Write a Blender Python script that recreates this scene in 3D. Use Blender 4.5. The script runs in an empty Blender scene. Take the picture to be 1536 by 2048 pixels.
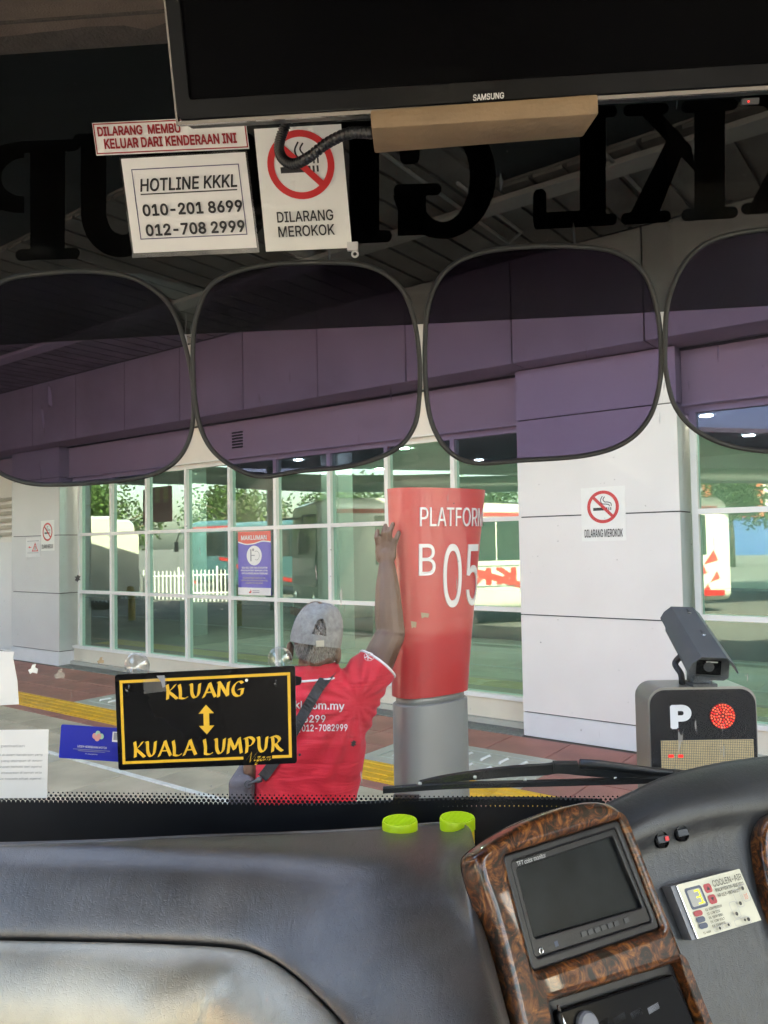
import bpy, bmesh, math, random, os
from mathutils import Vector, Matrix, noise
from mathutils.bvhtree import BVHTree
from mathutils.geometry import interpolate_bezier
random.seed(7)
sc = bpy.context.scene
col = sc.collection
R = math.radians

# ------------------------------------------------------------------ camera
F_PX, PITCH, ROLL, ZC = 1540.0, R(2.374), R(1.0), 1.9
cp, sp, cr, sr = math.cos(PITCH), math.sin(PITCH), math.cos(ROLL), math.sin(ROLL)
fwd = Vector((0, cp, sp))
up0 = Vector((0, -sp, cp))
right0 = Vector((1, 0, 0))
CR = right0 * cr - up0 * sr          # camera right
CU = up0 * cr + right0 * sr          # camera up
CAM = Vector((0, 0, ZC))
cam_data = bpy.data.cameras.new('camera')
cam = bpy.data.objects.new('camera', cam_data)
col.objects.link(cam)
m = Matrix((CR, CU, -fwd)).transposed().to_4x4()
m.translation = CAM
cam.matrix_world = m
cam_data.sensor_fit = 'HORIZONTAL'
cam_data.sensor_width = 36.0
cam_data.lens = 36.0 * F_PX / 1536.0
cam_data.clip_start = 0.02
cam_data.clip_end = 3000
sc.camera = cam

# ------------------------------------------------------------------ sky, sun, exposure
WA = R(53.14)                                        # heading of the station wall
WD = Vector((-math.sin(WA), math.cos(WA), 0))        # along the wall, to the left
WN = Vector((math.cos(WA), math.sin(WA), 0))         # into the building
SUN_EL = R(45)
SA_ = R(-42)
SUN_AZ = Vector((WN.x * math.cos(SA_) - WN.y * math.sin(SA_), WN.x * math.sin(SA_) + WN.y * math.cos(SA_), 0))
sun_dir = Vector((SUN_AZ.x * math.cos(SUN_EL), SUN_AZ.y * math.cos(SUN_EL), math.sin(SUN_EL)))
world = bpy.data.worlds.new('World')
sc.world = world
world.use_nodes = True
wn = world.node_tree
wn.nodes.clear()
sky = wn.nodes.new('ShaderNodeTexSky')
sky.sky_type = 'NISHITA'
sky.sun_disc = False
sky.sun_elevation = SUN_EL
sky.sun_rotation = math.atan2(SUN_AZ.x, SUN_AZ.y)
sky.dust_density = 3.0
sky.air_density = 1.0
bg = wn.nodes.new('ShaderNodeBackground')
bg.inputs[1].default_value = 0.15
wo = wn.nodes.new('ShaderNodeOutputWorld')
wn.links.new(sky.outputs[0], bg.inputs[0])
wn.links.new(bg.outputs[0], wo.inputs[0])
sl = bpy.data.lights.new('sun', 'SUN')
sl.energy = 4.5
sl.angle = R(0.55)
sl.color = (1.0, 0.95, 0.87)
so = bpy.data.objects.new('sun', sl)
so.rotation_euler = (-sun_dir).to_track_quat('-Z', 'Y').to_euler()
so.location = (0, 0, 40)
col.objects.link(so)
sc.view_settings.view_transform = 'Standard'
sc.view_settings.look = 'None'
sc.view_settings.gamma = 1
sc.view_settings.use_curve_mapping = False
sc.view_settings.exposure = 3.38
if hasattr(sc.view_settings, 'use_white_balance'):
    sc.view_settings.use_white_balance = True
    sc.view_settings.white_balance_temperature = 7800
sc.render.engine = 'CYCLES'
cy = sc.cycles
cy.max_bounces = 7
cy.diffuse_bounces = 4
cy.glossy_bounces = 3
cy.transmission_bounces = 6
cy.transparent_max_bounces = 16
cy.use_adaptive_sampling = True
cy.adaptive_threshold = 0.03
cy.use_denoising = True
try:
    cy.denoiser = 'OPENIMAGEDENOISE'
except Exception:
    pass
cy.caustics_reflective = False
cy.caustics_refractive = False
cy.sample_clamp_indirect = 6

# ------------------------------------------------------------------ helpers: measuring
def ray(px, py):
    return CR * ((px - 768) / F_PX) - CU * ((py - 1024) / F_PX) + fwd
def at(px, py, Y):                   # point seen there at distance Y ahead
    v = ray(px, py)
    return CAM + v * (Y / v.y)
class Plane:
    def __init__(self, p, n):
        self.p, self.n = Vector(p), Vector(n).normalized()
        if self.n.dot(CAM - self.p) < 0:
            self.n = -self.n
    def at(self, px, py, off=0.0):
        v = ray(px, py)
        t = (self.p + self.n * off - CAM).dot(self.n) / v.dot(self.n)
        return CAM + v * t
    def shift(self, off):
        return Plane(self.p + self.n * off, self.n)
def wpt(s, D, z):                    # station coordinates: along wall, depth, height
    return WD * s + WN * D + Vector((0, 0, z))
YAW = R(4.4)
BX = Vector((math.cos(YAW), -math.sin(YAW), 0))
BY = Vector((math.sin(YAW), math.cos(YAW), 0))
def bpt(x, y, z):                    # bus coordinates: right, ahead, height above camera
    return BX * x + BY * y + Vector((0, 0, ZC + z))

# ------------------------------------------------------------------ helpers: objects
OFF = {}
def tag(o, label, cat, group=None):
    o['label'] = label
    o['category'] = cat
    if group:
        o['group'] = group
    return o
def empty(name, loc, label=None, cat=None, group=None):
    o = bpy.data.objects.new(name, None)
    o.location = loc
    o.empty_display_size = 0.05
    col.objects.link(o)
    OFF[o.name] = Vector(loc)
    if label:
        tag(o, label, cat, group)
    return o
def mk(name, verts, faces, mat, parent=None, smooth=False, origin=None):
    verts = [Vector(v) for v in verts]
    if parent is not None:
        off = OFF[parent.name]
    else:
        if origin is None:
            mn = Vector([min(v[i] for v in verts) for i in range(3)])
            mx = Vector([max(v[i] for v in verts) for i in range(3)])
            origin = Vector(((mn.x + mx.x) / 2, (mn.y + mx.y) / 2, mn.z))
        off = Vector(origin)
    me = bpy.data.meshes.new(name)
    me.from_pydata([tuple(v - off) for v in verts], [], faces)
    me.update()
    if smooth:
        for p in me.polygons:
            p.use_smooth = True
    if mat is not None:
        me.materials.append(mat)
    o = bpy.data.objects.new(name, me)
    col.objects.link(o)
    if parent is not None:
        o.parent = parent
        OFF[o.name] = off
    else:
        o.location = off
        OFF[o.name] = off
    return o
def struct(o):
    o['kind'] = 'structure'
    return o
def auto_smooth(o, ang=35):
    me = o.data
    for p in me.polygons:
        p.use_smooth = True
    bm = bmesh.new()
    bm.from_mesh(me)
    for e in bm.edges:
        if len(e.link_faces) == 2 and e.calc_face_angle(0) > R(ang):
            e.smooth = False
    bm.to_mesh(me)
    bm.free()
    return o
BOXF = [(0, 3, 2, 1), (4, 5, 6, 7), (0, 1, 5, 4), (1, 2, 6, 5), (2, 3, 7, 6), (3, 0, 4, 7)]
def box8(c):                         # eight corners: lower loop then upper loop
    return [Vector(v) for v in c], BOXF
def wbox(s0, s1, D0, D1, z0, z1):
    return box8([wpt(s0, D0, z0), wpt(s1, D0, z0), wpt(s1, D1, z0), wpt(s0, D1, z0),
                 wpt(s0, D0, z1), wpt(s1, D0, z1), wpt(s1, D1, z1), wpt(s0, D1, z1)])
def bbox(x0, x1, y0, y1, z0, z1):
    return box8([bpt(x0, y0, z0), bpt(x1, y0, z0), bpt(x1, y1, z0), bpt(x0, y1, z0),
                 bpt(x0, y0, z1), bpt(x1, y0, z1), bpt(x1, y1, z1), bpt(x0, y1, z1)])
def fbox(o, U, V, N, u0, u1, v0, v1, n0, n1):
    P = lambda u, v, n: o + U * u + V * v + N * n
    return box8([P(u0, v0, n0), P(u1, v0, n0), P(u1, v1, n0), P(u0, v1, n0),
                 P(u0, v0, n1), P(u1, v0, n1), P(u1, v1, n1), P(u0, v1, n1)])
def join(*geos):
    V, Fc = [], []
    for v, f in geos:
        b = len(V)
        V += list(v)
        Fc += [tuple(i + b for i in q) for q in f]
    return V, Fc
def bevel_obj(o, w, seg=2, ang=30):
    bm = bmesh.new()
    bm.from_mesh(o.data)
    bmesh.ops.recalc_face_normals(bm, faces=bm.faces)
    es = [e for e in bm.edges if len(e.link_faces) == 2 and e.calc_face_angle(0) > R(ang)]
    bmesh.ops.bevel(bm, geom=es, offset=w, segments=seg, affect='EDGES', profile=0.5, clamp_overlap=True)
    bm.to_mesh(o.data)
    bm.free()
    return auto_smooth(o, 40)
def tube(pts, r, n=8, cap=True, closed=False):
    pts = [Vector(p) for p in pts]
    rs = r if isinstance(r, (list, tuple)) else [r] * len(pts)
    V, Fc = [], []
    N = len(pts)
    ref = None
    for i, p in enumerate(pts):
        a = pts[(i - 1) % N] if (closed or i > 0) else pts[i]
        b = pts[(i + 1) % N] if (closed or i < N - 1) else pts[i]
        t = (b - a).normalized()
        if ref is None:
            ref = Vector((0, 0, 1)) if abs(t.z) < 0.9 else Vector((1, 0, 0))
        u = (ref - t * ref.dot(t)).normalized()
        ref = u
        w = t.cross(u)
        for k in range(n):
            A = 2 * math.pi * k / n
            V.append(p + (u * math.cos(A) + w * math.sin(A)) * rs[i])
    M = N if closed else N - 1
    for i in range(M):
        for k in range(n):
            Fc.append((i * n + k, i * n + (k + 1) % n, ((i + 1) % N) * n + (k + 1) % n, ((i + 1) % N) * n + k))
    if cap and not closed:
        Fc.append(tuple(range(n - 1, -1, -1)))
        Fc.append(tuple((N - 1) * n + k for k in range(n)))
    return V, Fc
def lathe(prof, o, U, V, N, n=24):   # prof: (radius, height along N)
    Vv, Fc = [], []
    for r, h in prof:
        for k in range(n):
            A = 2 * math.pi * k / n
            Vv.append(o + U * (r * math.cos(A)) + V * (r * math.sin(A)) + N * h)
    for i in range(len(prof) - 1):
        for k in range(n):
            Fc.append((i * n + k, i * n + (k + 1) % n, (i + 1) * n + (k + 1) % n, (i + 1) * n + k))
    Fc.append(tuple(range(n - 1, -1, -1)))
    Fc.append(tuple((len(prof) - 1) * n + k for k in range(n)))
    return Vv, Fc
EX, EY, EZ = Vector((1, 0, 0)), Vector((0, 1, 0)), Vector((0, 0, 1))
def cr_closed(pts, k=6):
    out = []
    n = len(pts)
    P = [Vector(p) for p in pts]
    for i in range(n):
        a, b, c, d = P[i - 1], P[i], P[(i + 1) % n], P[(i + 2) % n]
        for j in range(k):
            t = j / k
            out.append(0.5 * ((2 * b) + (c - a) * t + (2 * a - 5 * b + 4 * c - d) * t * t + (3 * b - a - 3 * c + d) * t ** 3))
    return out
def cr_open(pts, k=6):
    P = [Vector(p) for p in pts]
    P = [P[0] * 2 - P[1]] + P + [P[-1] * 2 - P[-2]]
    out = []
    for i in range(1, len(P) - 2):
        a, b, c, d = P[i - 1], P[i], P[i + 1], P[i + 2]
        for j in range(k):
            t = j / k
            out.append(0.5 * ((2 * b) + (c - a) * t + (2 * a - 5 * b + 4 * c - d) * t * t + (3 * b - a - 3 * c + d) * t ** 3))
    out.append(P[-2])
    return out
def grid(rows, ku=4, kv=4):          # smooth surface through a net of points
    rows = [cr_open(r, ku) for r in rows]
    cols = [cr_open([r[i] for r in rows], kv) for i in range(len(rows[0]))]
    nu, nv = len(cols), len(cols[0])
    V = [cols[i][j] for j in range(nv) for i in range(nu)]
    Fc = [(j * nu + i, j * nu + i + 1, (j + 1) * nu + i + 1, (j + 1) * nu + i) for j in range(nv - 1) for i in range(nu - 1)]
    return V, Fc

# ------------------------------------------------------------------ helpers: flat shapes and lettering
def _take(ob, cu):
    me = bpy.data.meshes.new_from_object(ob)
    v = [Vector(x.co) for x in me.vertices]
    f = [tuple(p.vertices) for p in me.polygons]
    bpy.data.meshes.remove(me)
    bpy.data.objects.remove(ob)
    bpy.data.curves.remove(cu)
    return v, f
def fill2d(loops, extrude=0.0, bevel=0.0, seg=2):
    cu = bpy.data.curves.new('shape', 'CURVE')
    cu.dimensions = '2D'
    cu.fill_mode = 'BOTH' if (extrude > 0 or bevel > 0) else 'FRONT'
    cu.extrude = extrude
    cu.bevel_depth = bevel
    cu.bevel_resolution = seg
    if bevel:
        cu.offset = -bevel
    for lp in loops:
        sp_ = cu.splines.new('POLY')
        sp_.points.add(len(lp) - 1)
        for i, p in enumerate(lp):
            sp_.points[i].co = (p[0], p[1], 0, 1)
        sp_.use_cyclic_u = True
    ob = bpy.data.objects.new('shape', cu)
    return _take(ob, cu)
FONT = None
try:
    FONT = bpy.data.fonts.load(os.path.join(bpy.utils.system_resource('DATAFILES'), 'fonts', 'Inter.woff2'))
except Exception:
    FONT = None
def _inside(p, lp):
    c = False
    j = len(lp) - 1
    for i in range(len(lp)):
        if (lp[i][1] > p[1]) != (lp[j][1] > p[1]) and p[0] < (lp[j][0] - lp[i][0]) * (p[1] - lp[i][1]) / (lp[j][1] - lp[i][1]) + lp[i][0]:
            c = not c
        j = i
    return c
def text2d(s, bold=0.0, shear=0.0, spacing=1.0):
    """Flat lettering: every outline is filled on its own with the holes that lie inside it."""
    cu = bpy.data.curves.new('text', 'FONT')
    cu.body = s
    if FONT:
        cu.font = FONT
    cu.size = 1.0
    cu.shear = shear
    cu.space_character = spacing
    ob = bpy.data.objects.new('text', cu)
    col.objects.link(ob)
    cv = ob.to_curve(bpy.context.evaluated_depsgraph_get())
    loops = []
    for sp_ in cv.splines:
        if sp_.type == 'BEZIER':
            bp = sp_.bezier_points
            lp = []
            for i in range(len(bp)):
                a, b = bp[i], bp[(i + 1) % len(bp)]
                straight = a.handle_right_type == 'VECTOR' and b.handle_left_type == 'VECTOR'
                lp += [(p.x, p.y) for p in interpolate_bezier(a.co, a.handle_right, b.handle_left, b.co, 2 if straight else 5)[:-1]]
            c0, c1 = bp[0].co, bp[-1].co
            if len(bp) == 20 and abs(c0.y) < .01 and abs(c1.y) < .01 and 0.03 < c1.x - c0.x < 0.09:     # P and R: keep the bowl out of the stem
                lp = [(c1.x + 0.0003, y) if (c0.x + 0.02 < x < c1.x and 0.1 < y < 0.4) else (x, y) for x, y in lp]
        else:
            lp = [(p.co.x, p.co.y) for p in sp_.points]
        lp = [p for i, p in enumerate(lp) if (Vector(p) - Vector(lp[i - 1])).length > 1e-5]
        if len(lp) > 2:
            loops.append(lp)
    ob.to_curve_clear()
    bpy.data.objects.remove(ob)
    bpy.data.curves.remove(cu)
    area = lambda lp: 0.5 * sum(lp[i - 1][0] * lp[i][1] - lp[i][0] * lp[i - 1][1] for i in range(len(lp)))
    ars = [area(lp) for lp in loops]
    sgn = 1 if ars[max(range(len(ars)), key=lambda i: abs(ars[i]))] > 0 else -1
    outs = [lp for lp, a in zip(loops, ars) if a * sgn > 0]
    holes = [lp for lp, a in zip(loops, ars) if a * sgn <= 0]
    geos = []
    for k, o_ in enumerate(outs):
        hs = [h for h in holes if _inside(h[0], o_)]
        v, f = fill2d([o_] + hs)
        geos.append(([p + Vector((0, 0, (k % 4) * 0.0004)) for p in v], f))
    v, f = join(*geos)
    if bold > 0:                     # heavier weight: a band along every outline
        v = list(v)
        kk = 0
        for lp in loops:
            for i in range(len(lp)):
                a, b = Vector((*lp[i - 1], 0)), Vector((*lp[i], 0))
                t = (b - a).normalized()
                n = Vector((-t.y, t.x, 0)) * bold
                t = t * bold * 0.5
                z = Vector((0, 0, 0.0018 + (kk % 24) * 0.00008))
                kk += 1
                k = len(v)
                v += [a - t + n + z, a - t - n + z, b + t - n + z, b + t + n + z]
                f.append((k, k + 1, k + 2, k + 3))
    return v, f
def fit(geo, x0, x1, y0, y1):
    v, f = geo
    ax, bx_ = min(p.x for p in v), max(p.x for p in v)
    ay, by_ = min(p.y for p in v), max(p.y for p in v)
    sx = (x1 - x0) / max(bx_ - ax, 1e-9)
    sy = (y1 - y0) / max(by_ - ay, 1e-9)
    return [Vector((x0 + (p.x - ax) * sx, y0 + (p.y - ay) * sy, p.z)) for p in v], f
def stroke(pts, w, closed=False):
    P = [Vector((p[0], p[1], 0)) for p in pts]
    n = len(P)
    V, Fc = [], []
    for i in range(n):
        a = P[(i - 1) % n] if (closed or i) else P[i]
        b = P[(i + 1) % n] if (closed or i < n - 1) else P[i]
        t = (b - a).normalized()
        q = Vector((-t.y, t.x, 0)) * (w / 2)
        V += [P[i] + q, P[i] - q]
    for i in range(n if closed else n - 1):
        j = (i + 1) % n
        Fc.append((2 * i, 2 * i + 1, 2 * j + 1, 2 * j))
    return V, Fc
def arc(cx, cy, r, a0=0, a1=360, n=40, ry=None):
    ry = ry or r
    full = abs(a1 - a0) >= 360
    k = n if full else n + 1
    return [(cx + r * math.cos(R(a0 + (a1 - a0) * i / n)), cy + ry * math.sin(R(a0 + (a1 - a0) * i / n))) for i in range(k)]
def rrect(x0, x1, y0, y1, r, k=5):
    r = min(r, (x1 - x0) / 2 - 1e-6, (y1 - y0) / 2 - 1e-6)
    out = []
    for cx, cy_, a in ((x1 - r, y0 + r, -90), (x1 - r, y1 - r, 0), (x0 + r, y1 - r, 90), (x0 + r, y0 + r, 180)):
        for i in range(k + 1):
            A = R(a + 90 * i / k)
            out.append((cx + r * math.cos(A), cy_ + r * math.sin(A)))
    return out
def rect(x0, x1, y0, y1):
    return [(x0, y0), (x1, y0), (x1, y1), (x0, y1)]
class Panel:
    """A flat sheet lying on a plane; print is laid on it in its own coordinates, x 0..1 and y 0..A."""
    def __init__(s, name, tl, tr, bl, plane, mat, off=0.003, thick=0.0012, rad=0.0, label=None, cat=None, group=None, parent=None, loops=None):
        TL, TR, BL = plane.at(*tl, off), plane.at(*tr, off), plane.at(*bl, off)
        s.N = plane.n
        s.U = TR - TL
        W = s.U.length
        s.A = (TL - BL).length / W
        s.V = (TL - BL) / s.A
        s.o = BL
        s.W = W
        s.layer = 0.0
        s.step = 0.0006
        lp = loops or [rrect(0, 1, 0, s.A, rad) if rad else rect(0, 1, 0, s.A)]
        v, f = fill2d(lp, extrude=0.5)
        v = [s.o + s.U * p.x + s.V * p.y + s.N * ((p.z - 0.5) * thick) for p in v]
        s.obj = mk(name, v, f, mat, parent)
        if label:
            tag(s.obj, label, cat, group)
    def put(s, name, geo, mat, up=True, label=None):
        if up:
            s.layer += s.step
        v, f = geo
        o = mk(name, [s.o + s.U * p.x + s.V * p.y + s.N * (s.layer + p.z * s.W) for p in v], f, mat, s.obj)
        if label:
            o['label'] = label
        return o
    def text(s, txt, x0, x1, y0, y1, mat, bold=0.0, shear=0.0, name='lettering', spacing=1.0):
        return s.put(name, fit(text2d(txt, bold, shear, spacing), x0, x1, y0, y1), mat)

# ------------------------------------------------------------------ materials
def new_mat(name):
    mt = bpy.data.materials.new(name)
    mt.use_nodes = True
    nt = mt.node_tree
    nt.nodes.clear()
    out = nt.nodes.new('ShaderNodeOutputMaterial')
    return mt, nt, out
def mat(name, c, rough=0.5, metal=0.0, var=0.08, vscale=6.0, bump=0.0, bscale=60.0, spec=0.5, coat=0.0, c2=None, emit=None, estr=0.0, det=6, sheen=0.0):
    mt, nt, out = new_mat(name)
    b = nt.nodes.new('ShaderNodeBsdfPrincipled')
    nt.links.new(b.outputs[0], out.inputs[0])
    b.inputs['Roughness'].default_value = rough
    b.inputs['Metallic'].default_value = metal
    b.inputs['Specular IOR Level'].default_value = spec
    b.inputs['Coat Weight'].default_value = coat
    if sheen:
        b.inputs['Sheen Weight'].default_value = sheen
    tc = nt.nodes.new('ShaderNodeTexCoord')
    if var > 0 or c2:
        nz = nt.nodes.new('ShaderNodeTexNoise')
        nz.inputs['Scale'].default_value = vscale
        nz.inputs['Detail'].default_value = det
        nt.links.new(tc.outputs['Object'], nz.inputs['Vector'])
        rp = nt.nodes.new('ShaderNodeValToRGB')
        rp.color_ramp.elements[0].position = 0.3
        rp.color_ramp.elements[1].position = 0.7
        if c2:
            a_, b_ = c, c2
        else:
            a_ = tuple(max(0, x * (1 - var)) for x in c)
            b_ = tuple(min(1, x * (1 + var)) for x in c)
        rp.color_ramp.elements[0].color = (*a_, 1)
        rp.color_ramp.elements[1].color = (*b_, 1)
        nt.links.new(nz.outputs[0], rp.inputs[0])
        nt.links.new(rp.outputs[0], b.inputs['Base Color'])
        mr = nt.nodes.new('ShaderNodeMapRange')
        mr.inputs['To Min'].default_value = max(0, rough - 0.06)
        mr.inputs['To Max'].default_value = min(1, rough + 0.06)
        nt.links.new(nz.outputs[0], mr.inputs[0])
        nt.links.new(mr.outputs[0], b.inputs['Roughness'])
    else:
        b.inputs['Base Color'].default_value = (*c, 1)
    if bump > 0:
        n2 = nt.nodes.new('ShaderNodeTexNoise')
        n2.inputs['Scale'].default_value = bscale
        n2.inputs['Detail'].default_value = 4
        nt.links.new(tc.outputs['Object'], n2.inputs['Vector'])
        bp = nt.nodes.new('ShaderNodeBump')
        bp.inputs['Strength'].default_value = bump
        bp.inputs['Distance'].default_value = 0.01
        nt.links.new(n2.outputs[0], bp.inputs['Height'])
        nt.links.new(bp.outputs[0], b.inputs['Normal'])
    if emit:
        b.inputs['Emission Color'].default_value = (*emit, 1)
        b.inputs['Emission Strength'].default_value = estr
    return mt
def film(name, tint, gloss=0.05, rough=0.02, gtint=(1, 1, 1), fres=1.45, dirt=0.0):
    """Thin clear sheet: tinted see-through plus a mirror layer that grows at grazing angles."""
    mt, nt, out = new_mat(name)
    tr = nt.nodes.new('ShaderNodeBsdfTransparent')
    tr.inputs[0].default_value = (*tint, 1)
    gl = nt.nodes.new('ShaderNodeBsdfGlossy')
    gl.inputs['Roughness'].default_value = rough
    gl.inputs['Color'].default_value = (*gtint, 1)
    f0 = min(0.9, 2 * ((fres - 1) / (fres + 1)) ** 2 + gloss)
    lw = nt.nodes.new('ShaderNodeLayerWeight')
    lw.inputs[0].default_value = 0.5
    pw = nt.nodes.new('ShaderNodeMath')
    pw.operation = 'POWER'
    pw.inputs[1].default_value = 5.0
    nt.links.new(lw.outputs['Facing'], pw.inputs[0])
    ad = nt.nodes.new('ShaderNodeMath')
    ad.operation = 'MULTIPLY_ADD'
    ad.inputs[1].default_value = 1 - f0
    ad.inputs[2].default_value = f0
    nt.links.new(pw.outputs[0], ad.inputs[0])
    mx = nt.nodes.new('ShaderNodeMixShader')
    nt.links.new(ad.outputs[0], mx.inputs[0])
    nt.links.new(tr.outputs[0], mx.inputs[1])
    nt.links.new(gl.outputs[0], mx.inputs[2])
    last = mx
    if dirt > 0:
        tc = nt.nodes.new('ShaderNodeTexCoord')
        df = nt.nodes.new('ShaderNodeBsdfDiffuse')
        df.inputs[0].default_value = (0.8, 0.78, 0.74, 1)
        tl = nt.nodes.new('ShaderNodeBsdfTranslucent')
        tl.inputs[0].default_value = (0.8, 0.78, 0.74, 1)
        dm = nt.nodes.new('ShaderNodeMixShader')
        dm.inputs[0].default_value = 0.6
        nt.links.new(df.outputs[0], dm.inputs[1])
        nt.links.new(tl.outputs[0], dm.inputs[2])
        def specks(scale, thr, soft, rot=None, sc3=None):
            mp = nt.nodes.new('ShaderNodeMapping')
            if rot:
                mp.inputs['Rotation'].default_value = rot
            if sc3:
                mp.inputs['Scale'].default_value = sc3
            nt.links.new(tc.outputs['Object'], mp.inputs[0])
            vz = nt.nodes.new('ShaderNodeTexNoise')
            vz.inputs['Scale'].default_value = scale
            vz.inputs['Detail'].default_value = 2
            nt.links.new(mp.outputs[0], vz.inputs['Vector'])
            r_ = nt.nodes.new('ShaderNodeMapRange')
            r_.inputs['From Min'].default_value = thr
            r_.inputs['From Max'].default_value = thr + soft
            nt.links.new(vz.outputs[0], r_.inputs[0])
            return r_
        a1 = specks(170, 0.75, 0.03)
        a2 = specks(60, 0.71, 0.03, (0, R(55), 0), (1, 1, 0.05))
        a3 = specks(3, 0.35, 0.5)
        mxx = nt.nodes.new('ShaderNodeMath')
        mxx.operation = 'MAXIMUM'
        nt.links.new(a1.outputs[0], mxx.inputs[0])
        nt.links.new(a2.outputs[0], mxx.inputs[1])
        ml = nt.nodes.new('ShaderNodeMath')
        ml.operation = 'MULTIPLY_ADD'
        ml.inputs[1].default_value = dirt
        nt.links.new(mxx.outputs[0], ml.inputs[0])
        hz = nt.nodes.new('ShaderNodeMath')
        hz.operation = 'MULTIPLY'
        hz.inputs[1].default_value = 0.036
        nt.links.new(a3.outputs[0], hz.inputs[0])
        nt.links.new(hz.outputs[0], ml.inputs[2])
        m2 = nt.nodes.new('ShaderNodeMixShader')
        nt.links.new(ml.outputs[0], m2.inputs[0])
        nt.links.new(mx.outputs[0], m2.inputs[1])
        nt.links.new(dm.outputs[0], m2.inputs[2])
        last = m2
    nt.links.new(last.outputs[0], out.inputs[0])
    return mt
def leather(name, c, rough=0.38, metal=0.0):
    mt, nt, out = new_mat(name)
    b = nt.nodes.new('ShaderNodeBsdfPrincipled')
    nt.links.new(b.outputs[0], out.inputs[0])
    tc = nt.nodes.new('ShaderNodeTexCoord')
    mp = nt.nodes.new('ShaderNodeMapping')
    nt.links.new(tc.outputs['Object'], mp.inputs[0])
    nz = nt.nodes.new('ShaderNodeTexNoise')
    nz.inputs['Scale'].default_value = 9
    nz.inputs['Detail'].default_value = 5
    nt.links.new(tc.outputs['Object'], nz.inputs['Vector'])
    rp = nt.nodes.new('ShaderNodeValToRGB')
    rp.color_ramp.elements[0].color = (*[x * 0.8 for x in c], 1)
    rp.color_ramp.elements[1].color = (*[x * 1.25 for x in c], 1)
    rp.color_ramp.elements[0].position = 0.3
    rp.color_ramp.elements[1].position = 0.7
    nt.links.new(nz.outputs[0], rp.inputs[0])
    nt.links.new(rp.outputs[0], b.inputs['Base Color'])
    mr = nt.nodes.new('ShaderNodeMapRange')
    mr.inputs['To Min'].default_value = rough - 0.09
    mr.inputs['To Max'].default_value = rough + 0.11
    nt.links.new(nz.outputs[0], mr.inputs[0])
    nt.links.new(mr.outputs[0], b.inputs['Roughness'])
    b.inputs['Specular IOR Level'].default_value = 0.8
    b.inputs['Metallic'].default_value = metal
    dn = nt.nodes.new('ShaderNodeTexNoise')
    dn.inputs['Scale'].default_value = 40
    nt.links.new(tc.outputs['Object'], dn.inputs['Vector'])
    vo = nt.nodes.new('ShaderNodeTexVoronoi')
    vo.feature = 'DISTANCE_TO_EDGE'
    vo.inputs['Scale'].default_value = 150
    mxv = nt.nodes.new('ShaderNodeMix')
    mxv.data_type = 'VECTOR'
    mxv.inputs[0].default_value = 0.06
    nt.links.new(mp.outputs[0], mxv.inputs[4])
    nt.links.new(dn.outputs[1], mxv.inputs[5])
    nt.links.new(mxv.outputs[1], vo.inputs['Vector'])
    cl = nt.nodes.new('ShaderNodeMapRange')
    cl.inputs['From Max'].default_value = 0.12
    nt.links.new(vo.outputs['Distance'], cl.inputs[0])
    wr = nt.nodes.new('ShaderNodeTexNoise')
    wr.inputs['Scale'].default_value = 22
    wr.inputs['Detail'].default_value = 5
    wr.inputs['Distortion'].default_value = 1.2
    wm = nt.nodes.new('ShaderNodeMapping')
    wm.inputs['Scale'].default_value = (2.5, 1, 0.6)
    nt.links.new(tc.outputs['Object'], wm.inputs[0])
    nt.links.new(wm.outputs[0], wr.inputs['Vector'])
    b1 = nt.nodes.new('ShaderNodeBump')
    b1.inputs['Strength'].default_value = 0.15
    b1.inputs['Distance'].default_value = 0.002
    nt.links.new(cl.outputs[0], b1.inputs['Height'])
    b2 = nt.nodes.new('ShaderNodeBump')
    b2.inputs['Strength'].default_value = 0.13
    b2.inputs['Distance'].default_value = 0.005
    nt.links.new(wr.outputs[0], b2.inputs['Height'])
    nt.links.new(b1.outputs[0], b2.inputs['Normal'])
    nt.links.new(b2.outputs[0], b.inputs['Normal'])
    return mt
def burl(name):
    mt, nt, out = new_mat(name)
    b = nt.nodes.new('ShaderNodeBsdfPrincipled')
    nt.links.new(b.outputs[0], out.inputs[0])
    tc = nt.nodes.new('ShaderNodeTexCoord')
    n1 = nt.nodes.new('ShaderNodeTexNoise')
    n1.inputs['Scale'].default_value = 32
    n1.inputs['Detail'].default_value = 10
    n1.inputs['Roughness'].default_value = 0.66
    n1.inputs['Distortion'].default_value = 2.6
    nt.links.new(tc.outputs['Object'], n1.inputs['Vector'])
    rp = nt.nodes.new('ShaderNodeValToRGB')
    e = rp.color_ramp.elements
    e[0].position, e[0].color = 0.42, (0.014, 0.008, 0.004, 1)
    e[1].position, e[1].color = 0.70, (0.36, 0.14, 0.032, 1)
    x = e.new(0.50)
    x.color = (0.07, 0.021, 0.008, 1)
    x = e.new(0.58)
    x.color = (0.17, 0.058, 0.015, 1)
    nt.links.new(n1.outputs[0], rp.inputs[0])
    nt.links.new(rp.outputs[0], b.inputs['Base Color'])
    b.inputs['Roughness'].default_value = 0.3
    b.inputs['Coat Weight'].default_value = 0.9
    b.inputs['Coat Roughness'].default_value = 0.03
    b.inputs['Specular IOR Level'].default_value = 0.2
    return mt
M = {}
M['white'] = mat('white_panel', (0.74, 0.71, 0.70), 0.35, var=0.05, vscale=1.2)
M['panel_l'] = mat('grey_panel', (0.60, 0.59, 0.595), 0.38, var=0.04, vscale=1.5)
M['panel_base'] = mat('pale_base_panel', (0.66, 0.67, 0.70), 0.4, var=0.03)
M['panel_up'] = mat('fascia_panel', (0.54, 0.52, 0.51), 0.45, var=0.16, vscale=1.4)
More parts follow.
